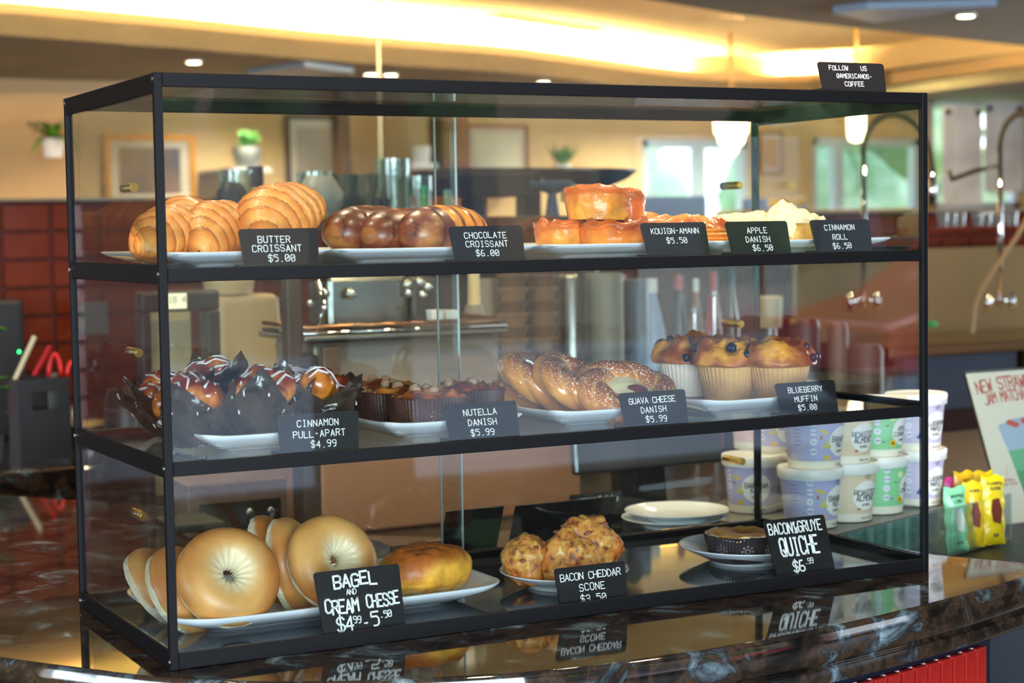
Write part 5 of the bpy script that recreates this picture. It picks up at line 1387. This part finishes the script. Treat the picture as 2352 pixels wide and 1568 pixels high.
for z_, m_ in ((ez(752), chrome), (ez(738), mat('copper_rail', '#c08a62', .25, 1))):
    B().tube([(ex(696), .20, z_), (ex(696), -.018, z_), (ex(1152), -.018, z_), (ex(1156), .20, z_)], .0045, 8).build('cup_rail', m_, t, True)
bevel(B().box((ex(706, 700, .2), .10, ez(756)), (ex(940, 700, .1), .20, ez(628))).build('rear_hood', stl, t), .012)
bevel(B().box((ex(655, 750), -.01, ez(860)), (ex(690, 750), .02, ez(618))).build('corner_post', mat('machine_side', '#463a35', .35), t), .004)
bevel(B().box((ex(955, 700, .1), .12, ez(745)), (ex(1020, 700, .1), .19, ez(640))).build('valve_block', dark, t), .01)
for (u, v, r) in ((720, 665, .012), (706, 680, .02), (790, 668, .009), (850, 672, .011), (984, 655, .010), (1012, 650, .009), (1030, 662, .009), (1018, 680, .008), (985, 675, .009), (755, 690, .007)):
    B().ball((ex(u), .085, ez(v)), r, 12, 8).build('valve_knob', chrome, t, True)
B().tube([(ex(742), .03, ez(750)), (ex(762), .03, ez(690)), (ex(772), .08, ez(640))], .004, 8).build('steam_pipe', chrome, t, True)
# small white cups on the rail
for i, u in enumerate((1000, 1034)):
    simple('espresso_cup', ['small white square cup on the machine tray, left one', 'small white square cup on the machine tray, right one'][i], 'cup', B().lathe([(.012, 0), (.016, .003), (.0185, .026), (.017, .026), (.001, .003)], 4), china, pos(u, 744, YE + .02), rot=(0, 0, .7), bev=.001, group='white cups on the machine')
t = thing('paper_roll_stand', 'cream paper roll on a grey stand beside the machine', 'roll', pos(1090, 757, 1.3))
B().lathe([(.020, 0), (.021, .03), (.017, .05)], 20).build('stand', mat('stone_grey', '#8e8678', .5), t, True, 40)
B().lathe([(.013, .05), (.011, .12)], 20).build('roll', mat('roll_cream', '#e0c99a', .6), t, True, 40)
# ---- jars, glasses, bowls above the machine (top tier background)
YJ = 2.05
simple('upper_shelf', 'brown shelf carrying glassware behind the top tier', 'shelf', B().box((0, 0, 0), (P(1450, 480, Y=YJ).x - P(480, 480, Y=YJ).x, .32, .03)), mat('shelf_brown', '#5c4636', .5, color2='#4c3a2c', vscale=4), (P(480, 500, Y=YJ).x, YJ - .04, P(900, 500, Y=YJ).z - .03), bev=.004)
for lg, wl_ in ((520, 'left'), (1000, 'middle'), (1400, 'right')):
    q = P(lg, 520, Y=YJ + .15); simple('shelf_post', wl_ + ' dark upright carrying the glassware shelf', 'post', B().box((-.012, -.012, 0), (.012, .012, q.z - FZ - .035)), dark, (q.x, YJ + .15, FZ), group='posts of the glassware shelf')
zj = P(900, 500, Y=YJ).z
jg = glass('ware_glass', tint='#dfe6e0', f0=.09, haze=.06)
def ware(name, label, cat, u, r, h, m, prof=None, group=None, Y=YJ + .08, z=None):
    q = P(u, 480, Y=Y); pr = prof or [(r * .85, 0), (r, .01), (r, h), (r * .93, h), (r * .9, .012), (.001, .006)]
    return simple(name, label, cat, B().lathe(pr, 28), m, (q.x, Y, z if z is not None else zj + .001), smooth=True, group=group)
ware('glass_jar', 'tall clear glass canister above the chocolate croissants', 'jar', 905, .042, .142, jg)
ware('glass_jar', 'clear glass canister left of the door edge', 'jar', 962, .035, .10, jg)
ware('glass_tumbler', 'pair of tapering clear cups, left one', 'glass', 790, .032, .105, jg, [(.022, 0), (.036, .105), (.034, .105), (.021, .003), (.001, .003)])
ware('glass_tumbler', 'pair of tapering clear cups, right one', 'glass', 838, .032, .105, jg, [(.022, 0), (.036, .105), (.034, .105), (.021, .003), (.001, .003)])
ware('glass_jar', 'wide clear jar behind the big butter croissant', 'jar', 725, .045, .11, jg)
ware('glass_jar', 'clear bottle-shaped jar above the left croissants', 'jar', 545, .04, .115, jg)
blk2 = mat('matte_black', '#2a2e36', .5); grn_cap = mat('green_cap', '#38b060', .4)
ware('black_bowl', 'black rounded bowl upside down behind the butter croissants', 'bowl', 533, .036, .05, blk2, [(.036, 0), (.034, .025), (.020, .045), (.001, .048)], z=zj + .04, Y=YJ + .02)
ware('black_bowl', 'larger black rounded dome behind the big croissant', 'bowl', 668, .06, .08, blk2, [(.062, 0), (.058, .03), (.035, .062), (.001, .07)], z=zj + .012, Y=YJ - .01)
ware('black_canister', 'dark small canister standing above the croissants', 'canister', 589, .019, .05, blk2, z=zj + .075, Y=YJ + .10)
ware('ceramic_jug', 'pale rounded jug beside the black dome', 'jug', 735, .052, .10, mat('pale_ceramic', '#b5b0a2', .4), [(.03, 0), (.055, .03), (.055, .06), (.03, .1), (.028, .1), (.001, .09)], Y=YJ + .03)
for u, lb in ((882, 'small black canister with a glossy lid, left of two'), (868, 'small dark tin in front of the glass canister')): ware('tin', lb, 'tin', u, .014, .045, blk2, Y=YJ - .01)
ware('green_bottle', 'slim bottle with a green band near the door edge', 'bottle', 975, .007, .055, grn_cap, Y=YJ - .01, z=zj + .02)
ware('green_bottle', 'slim pale green bottle at the door edge', 'bottle', 1028, .009, .055, mat('pale_green', '#8fb890', .4), Y=YJ - .01, z=zj + .01)
# dark counter line and bowls right of the door edge
YK = 2.9
span(1050, 452, 1225, 402, YK, .25, mat('espresso_wood', '#2f2018', .45), 'wooden_tray', 'dark wooden tray block behind the top tier', 'tray')
span(1040, 405, 1410, 385, YK + .1, .3, mat('bar_brown', '#54402f', .5), 'bar_ledge', 'brown bar ledge behind the top tier', 'ledge')
simple('ledge_post', 'post carrying the brown bar ledge', 'post', B().box((-.03, -.03, 0), (.03, .03, P(1230, 405, Y=YK + .2).z - FZ - .002)), dark, (P(1230, 405, Y=YK + .2).x, YK + .25, FZ))
simple('tray_post', 'post carrying the dark wooden tray', 'post', B().box((-.03, -.03, 0), (.03, .03, P(1130, 452, Y=YK).z - FZ - .002)), dark, (P(1130, 452, Y=YK).x, YK + .12, FZ))
q = P(1345, 425, Y=2.5)
simple('dark_bowl', 'large dark bowl behind the kouign-amann stack', 'bowl', B().lathe([(.03, 0), (.11, .03), (.145, .055), (.145, .06), (.13, .055), (.001, .01)], 36), mat('bowl_brown', '#3a2a20', .3), (q.x, 2.5, P(1345, 440, Y=2.5).z), smooth=True)
simple('bowl_stand', 'dark pillar under the large bowl', 'stand', B().lathe([(.06, 0), (.05, .1), (.03, P(1345, 440, Y=2.5).z - FZ - .002)], 20), dark, (q.x, 2.5, FZ), smooth=True)
q = P(1268, 432, Y=2.3)
simple('blue_dish', 'slate blue oval dish beside the pastry stack', 'dish', B().lathe([(.02, zj - P(1268, 445, Y=2.3).z + .001), (.012, 0), (.055, .018), (.06, .03), (.055, .034), (.001, .03)], 28), mat('slate_blue', '#47546a', .4), (q.x, 2.3, P(1268, 445, Y=2.3).z), smooth=True)
span(1310, 465, 1370, 425, 2.35, .06, mat('cream_box', '#c8b48c', .6), 'cream_carton', 'small cream carton behind the kouign-amann', 'carton')
# ---- nested paper cups and steel canisters (middle tier background)
cupb = mat('kraft_cup', '#6a4a2e', .6); 
def stack(label, u, n, Y=1.6, v0=830, v1=630):
    q = P(u, v0, Y=Y); h = P(u, v1, Y=Y).z + .076; t = thing('cup_stack', label, 'cup stack', (q.x, Y, -.0755)); st = h / n
    for i in range(n): B().lathe([(.026, 0), (.033, st * .8), (.036, st * .82), (.036, st * .97), (.03, st * .99)], 20, c=(0, 0, i * st)).build('cup', cupb if i % 2 else mat('kraft_cup_light', '#8a6a48', .6), t, True, 40)
stack('tall stack of nested brown paper cups behind the guava danishes', 1180, 16)
stack('second stack of nested paper cups right of the first', 1246, 16, Y=1.62)
for i, (u, r, v1, m_, lb) in enumerate([(1312, .040, 640, stl, 'tall steel canister with a dark dot in the middle tier background'), (1390, .046, 636, mat('grey_canister', '#7d8078', .4), 'wide grey green canister beside the steel one'),
        (1462, .030, 650, mat('slate_canister', '#4d5664', .4), 'slate canister left of the sauce bottles'), (1120, .026, 650, mat('warm_canister', '#8c7a66', .5), 'slim warm grey canister left of the cup stacks')]):
    q = P(u, 830, Y=1.66); simple('canister', lb, 'canister', B().lathe([(r, 0), (r, .02), (r, P(u, v1, Y=1.66).z + .075), (r * .9, P(u, v1, Y=1.66).z + .085), (.001, P(u, v1, Y=1.66).z + .085)], 28), m_, (q.x, 1.66, -.0755), smooth=True)
def bottle(label, u, v1, Y, m_, cap, r=.022):
    q = P(u, 800, Y=Y); h = P(u, v1, Y=Y).z + .076; t = thing('sauce_bottle', label, 'bottle', (q.x, Y, -.0755))
    B().lathe([(r, 0), (r * 1.05, .02), (r, h * .7), (r * .4, h * .88), (r * .35, h * .92)], 20).build('bottle_body', m_, t, True, 40)
    B().lathe([(r * .42, h * .92), (r * .40, h)], 14).build('cap', cap, t, True, 40)
redp = mat('red_plastic', '#b02024', .35); whp = mat('white_plastic', '#e6e2da', .4); blup = mat('blue_plastic', '#3d5aa8', .4)
bottle('bottle with red cap and white label band behind the case', 1432, 630, 1.75, mat('smoky_bottle', '#4a4c58', .3), redp)
bottle('tall pale bottle behind the muffins', 1500, 640, 1.8, mat('pale_blue_bottle', '#9aa6c4', .3), whp, .03)
bottle('dark bottle with red label near the back post', 1560, 632, 1.8, mat('brown_bottle', '#3a2a22', .25), redp)
bottle('slim orange brown bottle near the back post', 1600, 640, 1.9, mat('amber', '#9a6a3a', .3), whp, .018)
bottle('red squeeze bottle left of the back post', 1640, 625, 1.8, redp, redp, .02)
bottle('dark bottle directly beside the back post', 1680, 618, 1.7, mat('brown_bottle', '#3a2a22', .25), dark, .02)
for (u, v, lb) in ((1640, 674, 'round chrome knob behind the red bottle'), (1595, 712, 'small chrome knob lower behind the bottles')):
    simple('tap_knob', lb, 'knob', B().ball((0, 0, 0), .008, 12, 8).cyl((0, 0, 0), (0, 0, -P(u, v, Y=1.62).z - .0755), .004), chrome, pos(u, v, 1.62), smooth=True)
pts = [pos(1478 + 48 * (1 - math.cos(k * PI / 14)), 770 - 48 * math.sin(k * PI / 14), 1.6) for k in range(15)]
q = P(1526, 830, Y=1.84); simple('kettle', 'blue grey kettle behind the left muffin', 'kettle', B().lathe([(.05, 0), (.06, .03), (.055, .10), (.03, .125), (.001, .13)], 28), mat('kettle_blue', '#5e6fa0', .25, metal=.4), (q.x, 1.84, -.0755), smooth=True)
B().tube([tuple(Vector(x) - Vector((q.x, 1.60, -.0755))) for x in pts], .006, 8).build('handle', chrome, bpy.data.objects['kettle'], True)
t = thing('pepper_mill', 'white-topped steel mill right of the back post', 'mill', (P(1768, 800, Y=1.9).x, 1.9, -.0755))
h = P(1768, 680, Y=1.9).z + .0755
B().lathe([(.018, 0), (.018, h * .78)], 20).build('tube', stl, t, True, 40); B().lathe([(.030, h * .781), (.034, h * .99), (.03, h)], 20).build('top_cap', mat('cream_plastic', '#cdb48a', .35), t, True, 40)
q = P(1800, 830, Y=1.9)
for (u, v1, r, m_, lb) in [(1850, 730, .034, mat('bean_jar', '#3c2c24', .4), 'brown jar right of the back post'), (1925, 740, .024, mat('tan_jar', '#6a5340', .5), 'tan jar left of the right front post'), (1990, 790, .04, mat('wood_box_brown', '#5a4030', .5), 'low round wooden box near the right post')]:
    simple('jar', lb, 'jar', B().lathe([(r, 0), (r, P(u, v1, Y=1.5).z + .06), (r * .8, P(u, v1, Y=1.5).z + .075), (.001, P(u, v1, Y=1.5).z + .075)], 24), m_, (P(u, 800, Y=1.5).x, 1.5, -.0755), smooth=True)
# ---- bottom tier background
t = thing('toaster_oven', 'brown countertop oven with a dark control panel behind the bagels', 'oven', (P(545, 1200, Y=.80).x, .80, .0005))
s_ = scl(545, 1150, .8); h = P(545, 1105, Y=.8).z
bevel(B().box((-110 * s_, 0, 0), (118 * s_, .12, h)).build('body', mat('oven_brown', '#5b3d2e', .45), t), .004)
B().box((-85 * s_, -.002, .006), (100 * s_, -.0002, h * .62)).build('control_panel', mat('panel_black', '#191517', .15), t)
for x in (.02, .055): B().ball((x, -.003, h * .40), .006, 10, 8, sq=(1, .4, 1)).build('button', stl, t, True)
span(402, 1228, 520, 1196, .66, .10, dark, 'black_tray', 'flat black tray behind the left bagels', 'tray')
# drip tray with wet highlights
simple('glass_tray', 'low glass tray with sparkling highlights behind the bagels', 'tray', B().box((0, 0, 0), (.16, .12, .004)).box((0, 0, .0041), (.16, .003, .025)).box((0, .0031, .0041), (.003, .12, .025)).box((.157, .0031, .0041), (.16, .12, .025)), glass('tray_glass', tint='#cfd8d4', f0=.25), (P(872, 1262, Y=.48).x, .44, .0008))
# till screen seen from behind
t = thing('till_screen', 'large dark grey screen back leaning behind the scone plate', 'screen', (P(1497, 1190, Y=.92).x, .92, -.075), (-.12, 0, 0))
s_ = scl(1497, 1100, .92); h = P(1497, 935, Y=.92).z + .075
bevel(B().box((-160 * s_, 0, .10), (175 * s_, .02, h)).build('screen_back', mat('screen_grey', '#3b3a3d', .12, coat=.3), t), .006)
B().box((-.05, .021, 0), (.05, .05, .2)).build('stand', dark, t); B().box((-.09, -.03, 0), (.09, .12, .012)).build('foot', dark, t)
B().cyl((-.02, -.002, .26), (-.02, -.0002, .26), .022, n=28).build('round_emblem', mat('emblem_grey', '#57565a', .15), t)
# plates
for i in range(2):
    q = P(1556 - i * 6, 1180, Z=.02)
    round_plate('round_plate', ['empty cream dinner plate on top, behind the case', 'lower empty plate of the pair behind the case'][i], (.965 - .006 * i, .49, .0006 + .010 * (1 - i)), .082, .017, 'empty plates behind the case')
# ---- sink corner on the right
zc = P(2250, 778, Y=2.7).z
t = thing('steel_sink', 'stainless steel sink counter with dark underside on the right', 'sink', (P(2100, 778, Y=2.6).x - .1, 2.6, zc - .04))
bevel(B().box((0, 0, 0), (1.6, .50, .04)).build('rim', mat('sink_steel', '#b09468', .3, 1), t), .008)
bevel(B().box((0, .50, .0), (1.6, .53, .34)).build('backsplash', mat('backsplash_steel', '#a58c60', .4, .7), t), .004)
B().box((.1, .05, -.18), (.58, .45, -.001)).build('basin', mat('basin_steel', '#5c6878', .4, .6), t)
for x in (.05, .62, 1.5): B().cyl((x, .06, FZ - zc + .04), (x, .06, -.001), .02, n=12).build('leg', stl, t, True)
brass2 = mat('bronze_hose', '#5f5138', .35, .8)
def faucet(label, u, base_v, top_v, W2, H2, Y, arm=None):
    q = P(u, base_v, Y=Y); t = thing('spray_faucet', label, 'faucet', (q.x, Y, q.z))
    zt_ = P(u, top_v, Y=Y).z - q.z
    B().cyl((0, 0, 0), (0, 0, zt_), .009, n=12).build('riser_pipe', chrome, t, True)
    for x in (-.055, .055): B().cyl((x, 0, -.01), (x, 0, .045), .010, n=12).build('valve', chrome, t, True)
    B().cyl((-.055, 0, .022), (.055, 0, .022), .008, n=10).build('cross_pipe', chrome, t, True)
    def arc(f_): a = PI * f_; return Vector((W2 / 2 - W2 / 2 * math.cos(a), 0, zt_ + H2 * math.sin(a) - .05 * f_))
    pts = []; n = 200
    for i in range(n + 1):
        f_ = i / n; a = PI * f_; c_ = arc(f_); nrm = Vector((-math.cos(a) * H2, 0, math.sin(a) * W2 / 2)).normalized(); k = f_ * 40 * 2 * PI
        pts.append(c_ + nrm * .010 * math.cos(k) + Vector((0, .010 * math.sin(k), 0)))
    B().tube(pts, .0036, 5).build('spring', brass2, t, True)
    B().tube([arc(i / 20) for i in range(21)], .007, 8).build('hose', mat('hose_dark', '#3a3426', .5), t, True)
    e = arc(1); B().cyl(e, e - Vector((0, 0, .14)), .012, .016, n=12).build('spray_head', chrome, t, True)
    if arm:
        ae = P(*arm, Y=Y) - q; B().tube([(0, 0, ae.z + .045), (ae.x * .5, 0, ae.z + .03), (ae.x, 0, ae.z), (ae.x - .01, 0, ae.z + .03)], .008, 8).build('hook_arm', brass2, t, True)
    return t
faucet('chrome spray faucet with coiled spring arching down beside the case', 1985, 705, 350, .285, .15, 2.75)
faucet('chrome spray faucet with hooked arm near the right edge', 2297, 705, 345, .24, .15, 2.78, (2186, 412))
pts = [pos(u, v, 2.72) for u, v in ((2360, 500), (2335, 545), (2290, 610), (2258, 660), (2240, 700), (2232, 765))]
simple('water_hose', 'pale flexible hose hanging in front of the red tiles', 'hose', B().tube([tuple(x) for x in pts], .008, 8), mat('hose_beige', '#8d7350', .5), smooth=True)
for i, (u0, v0, u1, v1) in enumerate([(2166, 240, 2255, 470), (2262, 232, 2350, 440)]):
    a = P(u0, v0, Y=7.6); c_ = P(u1, v1, Y=7.6); t = thing('pinned_sheet', ['left paper sheet pinned over the window behind the tap', 'right paper sheet pinned over the window behind the tap'][i], 'paper', (a.x, 7.6, c_.z))
    B().box((0, 0, 0), (c_.x - a.x, .004, a.z - c_.z)).build('sheet', mat('grey_sheet', '#a9a8a6', .7, color2='#c4c4c2', vscale=5), t)
    for x in (.04, c_.x - a.x - .04): B().ball((x, -.008, a.z - c_.z - .05), .022, 10, 8).build('pin', dark, t, True)
span(2142, 750, 2154, 738, 2.6, .03, grn_cap, 'green_sponge', 'small green sponge at the sink edge', 'sponge', bev=.002)
# clutter of glasses drying along the tiles
for i in range(9):
    u = 2165 + i * 20; 
    if i in (3, 7): continue
    simple('drying_glass', ['first', 'second', 'third', '', 'fourth', 'fifth', 'sixth', '', 'seventh'][i] + ' small clear glass from the left on the tile ledge', 'glass', B().lathe([(.016, 0), (.02, .05), (.018, .05), (.001, .004)], 16), glass('dry_glass', tint='#d8dcd8', f0=.18, haze=.12), (P(u, 515, Y=3.1).x, 3.1, P(2220, 520, Y=3.1).z), smooth=True, group='glasses drying before the red tiles')
simple('glass_ledge', 'narrow ledge for the drying glasses on the red tiles', 'ledge', B().box((0, 0, 0), (P(2350, 520, Y=3.1).x - P(2150, 520, Y=3.1).x, .13, .008)), tlr, (P(2150, 520, Y=3.1).x, 3.06, P(2220, 520, Y=3.1).z - .0085))
# ================================================================ dining room beyond
def pendant(label, u, v0, v1, Y, r, v_top):
    q = P(u, v1, Y=Y); h = P(u, v0, Y=Y).z - q.z; t = thing('pendant_lamp', label, 'pendant lamp', (q.x, Y, q.z))
    lm = mat('lamp_glass', '#fff2d8', .5, emit='#ffe2a8', es=7)
    B().lathe([(r * .12, 0), (r * .35, h * .08), (r * .42, h * .22), (r * .7, h * .32), (r * .78, h * .5), (r * .95, h * .6), (r, h), (r * .9, h)] if r > .08 else [(r * .3, 0), (r * .8, h * .05), (r * .95, h * .2), (r, h * .6), (r * .9, h)], 24).build('lamp_shade', lm, t, True, 30)
    B().lathe([(r * .5, h + .001), (r * .3, h + .05), (.02, h + .06)], 20).build('lamp_cap', mat('brass', '#c8a452', .25, 1), t, True, 40)
    B().cyl((0, 0, h + .05), (0, 0, ZC + .268 - q.z), .011, n=8).build('cord', mat('lamp_stem', '#c9a468', .35, .5), t, True)
pendant('glowing glass pendant lamp left of the back post', 1680, 268, 357, 7.1, .105, 85)
pendant('narrow glowing pendant lamp seen through the right side glass', 1967, 235, 326, 5.6, .048, 10)
a = P(871, 178, Y=5.6)
simple('ceiling_rod', 'thin pale rod hanging from the ceiling above the case', 'rod', B().cyl((0, 0, 0), (0, 0, 1.62 - P(874, 430, Y=5.6).z), .007, n=8), mat('rod_pale', '#d8c8a0', .4, .4), (P(872, 300, Y=5.6).x, 5.6, P(874, 430, Y=5.6).z), smooth=True)
dl = mat('downlight', '#fff6e0', .5, emit='#fff0c8', es=9)
for i, (u, v) in enumerate(((445, 139), (852, 168), (897, 169), (1248, 186), (2218, 32))):
    q = P(u, v, Z=ZC); t = thing('downlight', ['single round downlight in the grey soffit at the left', 'left one of the paired downlights above the case', 'right one of the paired downlights above the case', 'downlight just showing over the top rail', 'downlight in the brown soffit at the top right'][i], 'downlight', (q.x, q.y, ZC - .012))
    B().lathe([(.040, .001), (.045, .003), (.045, .0118), (.036, .0118)], 24).build('trim_ring', mat('white_plastic', '#e6e2da', .4), t, True, 40); B().lathe([(.001, 0), (.035, .0), (.036, .010)], 24, cap0=False, cap1=False).build('lens', dl, t, True)
bluev = mat('vent_blue_grey', '#93a9c0', .5)
for lb, pts in (('blue-grey ceiling panel vent at the left above the case', ((566, 158), (700, 140), (812, 155), (700, 168))), ('blue-grey ceiling panel vent at the top right', ((1912, 14), (1990, 4), (2290, -4), (2010, 36)))):
    q = [P(u, v, Z=ZC) for u, v in pts]; c0 = sum((Vector(x) for x in q), Vector()) / 4
    bb = B(); n = 4; sgn = 1
    for z in (-.03, -.001):
        for x in q: bb.vert((x.x - c0.x, x.y - c0.y, z))
    bb.f += [(3, 2, 1, 0), (4, 5, 6, 7)] + [(i, (i + 1) % 4, 4 + (i + 1) % 4, 4 + i) for i in range(4)]
    simple('ceiling_vent', lb, 'ceiling vent', bb, bluev, tuple(c0))
t = thing('slot_vent', 'two-slot linear air vent in the bright raised ceiling', 'ceiling vent', tuple(P(1222, 54, Z=ZC + .27)))
a = P(1108, 38, Z=ZC + .27); c_ = P(1338, 72, Z=ZC + .27); dx, dy = c_.x - a.x, c_.y - a.y; l = math.hypot(dx, dy)
t.rotation_euler = (0, 0, math.atan2(dy, dx))
for y in (-.09, .09): B().box((-l / 2, y - .03, -.02), (l / 2, y + .03, -.001)).build('slot', mat('vent_tan', '#a98a4c', .6), t)
B().box((-l / 2 - .03, -.15, -.012), (l / 2 + .03, .15, -.0005)).build('vent_frame', trayc, t)
q = P(1656, 42, Z=ZC + .27); simple('ceiling_speaker', 'round flush ceiling speaker in the raised ceiling', 'ceiling speaker', B().lathe([(.001, 0), (.12, 0), (.13, .01)], 28), trayc, (q.x, q.y, ZC + .258), smooth=True)
# pictures and plants on the far wall
gold_f = mat('gold_frame', '#c8862c', .4, .3)
def frame(label, u0, v0, u1, v1, fm, pm, fw, Y=YB - .03):
    a = P(u0, v0, Y=Y); c_ = P(u1, v1, Y=Y); w_, h = c_.x - a.x, a.z - c_.z; t = thing('framed_picture', label, 'picture', (a.x, Y, c_.z))
    for q0, q1 in (((0, 0, 0), (w_, .028, fw)), ((0, 0, h - fw), (w_, .028, h)), ((0, 0, fw), (fw, .028, h - fw)), ((w_ - fw, 0, fw), (w_, .028, h - fw))): B().box(q0, q1).build('frame', fm, t)
    B().box((fw, .012, fw), (w_ - fw, .02, h - fw)).build('mat_board', mat('pale_mount', '#cfc4b8', .7), t)
    B().box((fw + w_ * .1, .008, fw + h * .08), (w_ - fw - w_ * .1, .0115, h - fw - h * .1)).build('print', pm, t)
frame('large gold-framed dark print on the far wall, seen through the case corner', 238, 308, 452, 470, gold_f, mat('dark_print', '#3a3c4c', .5, color2='#8a6a5a', vscale=3), .035)
frame('brown-framed mirror left of the wooden post', 655, 262, 805, 452, mat('brown_frame', '#4a382c', .5), mat('mirror_grey', '#a8a098', .3), .03)
frame('picture with a pale wave shape above the bar ledge', 1072, 285, 1216, 430, mat('red_wood', '#8a4a2c', .5), mat('wave_print', '#e8e2d2', .6, color2='#c9c2aa', vscale=1.5), .02)
frame('orange-toned board at the far end, right of the pendant lamp', 1745, 300, 1800, 400, mat('ochre_frame', '#9a6a2c', .5), mat('ochre_print', '#b8862c', .6), .02)
wp = mat('warm_wood', '#8a5a2c', .5, color2='#6f4422', vscale=5, stretch=(4, 4, .5))
a = P(1016, 220, Y=7.9); c_ = P(1076, 220, Y=7.9)
simple('wooden_post', 'warm brown wooden post in the dining room behind the door edges', 'post', B().box((0, 0, 0), (c_.x - a.x, .2, ZC - FZ - .002)), wp, (a.x, 7.9, FZ))
a = P(775, 220, Y=7.95); c_ = P(802, 220, Y=7.95)
simple('wooden_post', 'slim brown post right of the mirror', 'post', B().box((0, 0, 0), (c_.x - a.x, .1, ZC - FZ - .002)), mat('dark_post', '#5a4334', .5), (a.x, 7.95, FZ))
def potted(label, u, vb, vt, Y, pot_h, r, n, hang=False, seed=1, potm=None):
    q = P(u, vb, Y=Y); t = thing('potted_plant', label, 'plant', (q.x, Y, q.z)); rs = random.Random(seed)
    B().lathe([(r * .75, 0), (r * .8, .005), (r, pot_h), (r * .9, pot_h), (r * .85, pot_h * .9), (.001, pot_h * .88)], 24).build('pot', potm or mat('white_pot', '#e4e6e8', .4), t, True, 40)
    if not hang: B().box((-r * 1.3, -r, -.03), (r * 1.3, YB - Y, -.001)).build('wall_shelf', mat('white_pot', '#e4e6e8', .4), t)
    else: B().cyl((0, 0, pot_h), (0, YB - Y, pot_h + .12), .006).build('bracket', dark, t)
    for i in range(n):
        b = B(); a = rs.uniform(0, 6.28); L = rs.uniform(.6, 1.1) * (P(u, vt, Y=Y).z - q.z - pot_h) * 1.15
        leaf(b, (0, 0, pot_h * .9), (math.cos(a), math.sin(a), rs.uniform(.5, 2.2) if not hang else rs.uniform(-.2, 1.4)), L * (1.05 if not hang else 1.5), L * .26, up=-.3 if not hang else .9); b.build('leaf', lf if hang else mat('leaf_dull', '#4a8a44', .6), t, True)
potted('hanging fern in a white pot on the wall, left of the case', 122, 362, 272, 7.8, .10, .062, 26, True, 3)
potted('plant in a white pot on the far wall above the butter croissants', 568, 385, 300, 7.8, .115, .085, 34, False, 5)
potted('grey-green plant in a pale pot above the dark bowl', 1292, 400, 330, 7.7, .06, .06, 26, False, 8)
potted('small white pot near the door edges', 968, 375, 335, 7.8, .10, .06, 8, False, 9)
# dining booth tables
for i, (u, v, lb) in enumerate([(1545, 450, 'blue dining chair backs below the first window, left'), (1700, 455, 'blue dining chair beside the pendant lamp')]):
    q = P(u, v, Y=6.2); t = thing('dining_chair', lb, 'chair', (q.x + .25 * i, 6.2, FZ), (0, 0, .1 * i)); cm = mat('chair_blue', '#3f4f8c', .4); zs_ = q.z - FZ
    bevel(B().box((-.22, 0, .45), (.22, .45, .50)).build('seat', cm, t), .01); bevel(B().box((-.22, .0, .50), (.22, .05, zs_)).build('backrest', cm, t), .01)
    for x in (-.2, .17):
        for y in (.01, .41): B().box((x, y, 0), (x + .03, y + .03, .449)).build('leg', dark, t)
q = P(1880, 480, Y=5.5)
simple('wooden_counter', 'wooden service counter seen through the right end of the case', 'counter', B().box((0, 0, 0), (1.1, .4, q.z - FZ)), mat('service_wood', '#8a6a48', .5, color2='#745638', vscale=4), (P(1745, 480, Y=5.5).x, 5.5, FZ), bev=.01)
span(1790, 474, 1850, 455, 5.56, .1, mat('yellow_box', '#c89a1c', .6), 'yellow_packet', 'yellow packet on the wooden service counter', 'packet')
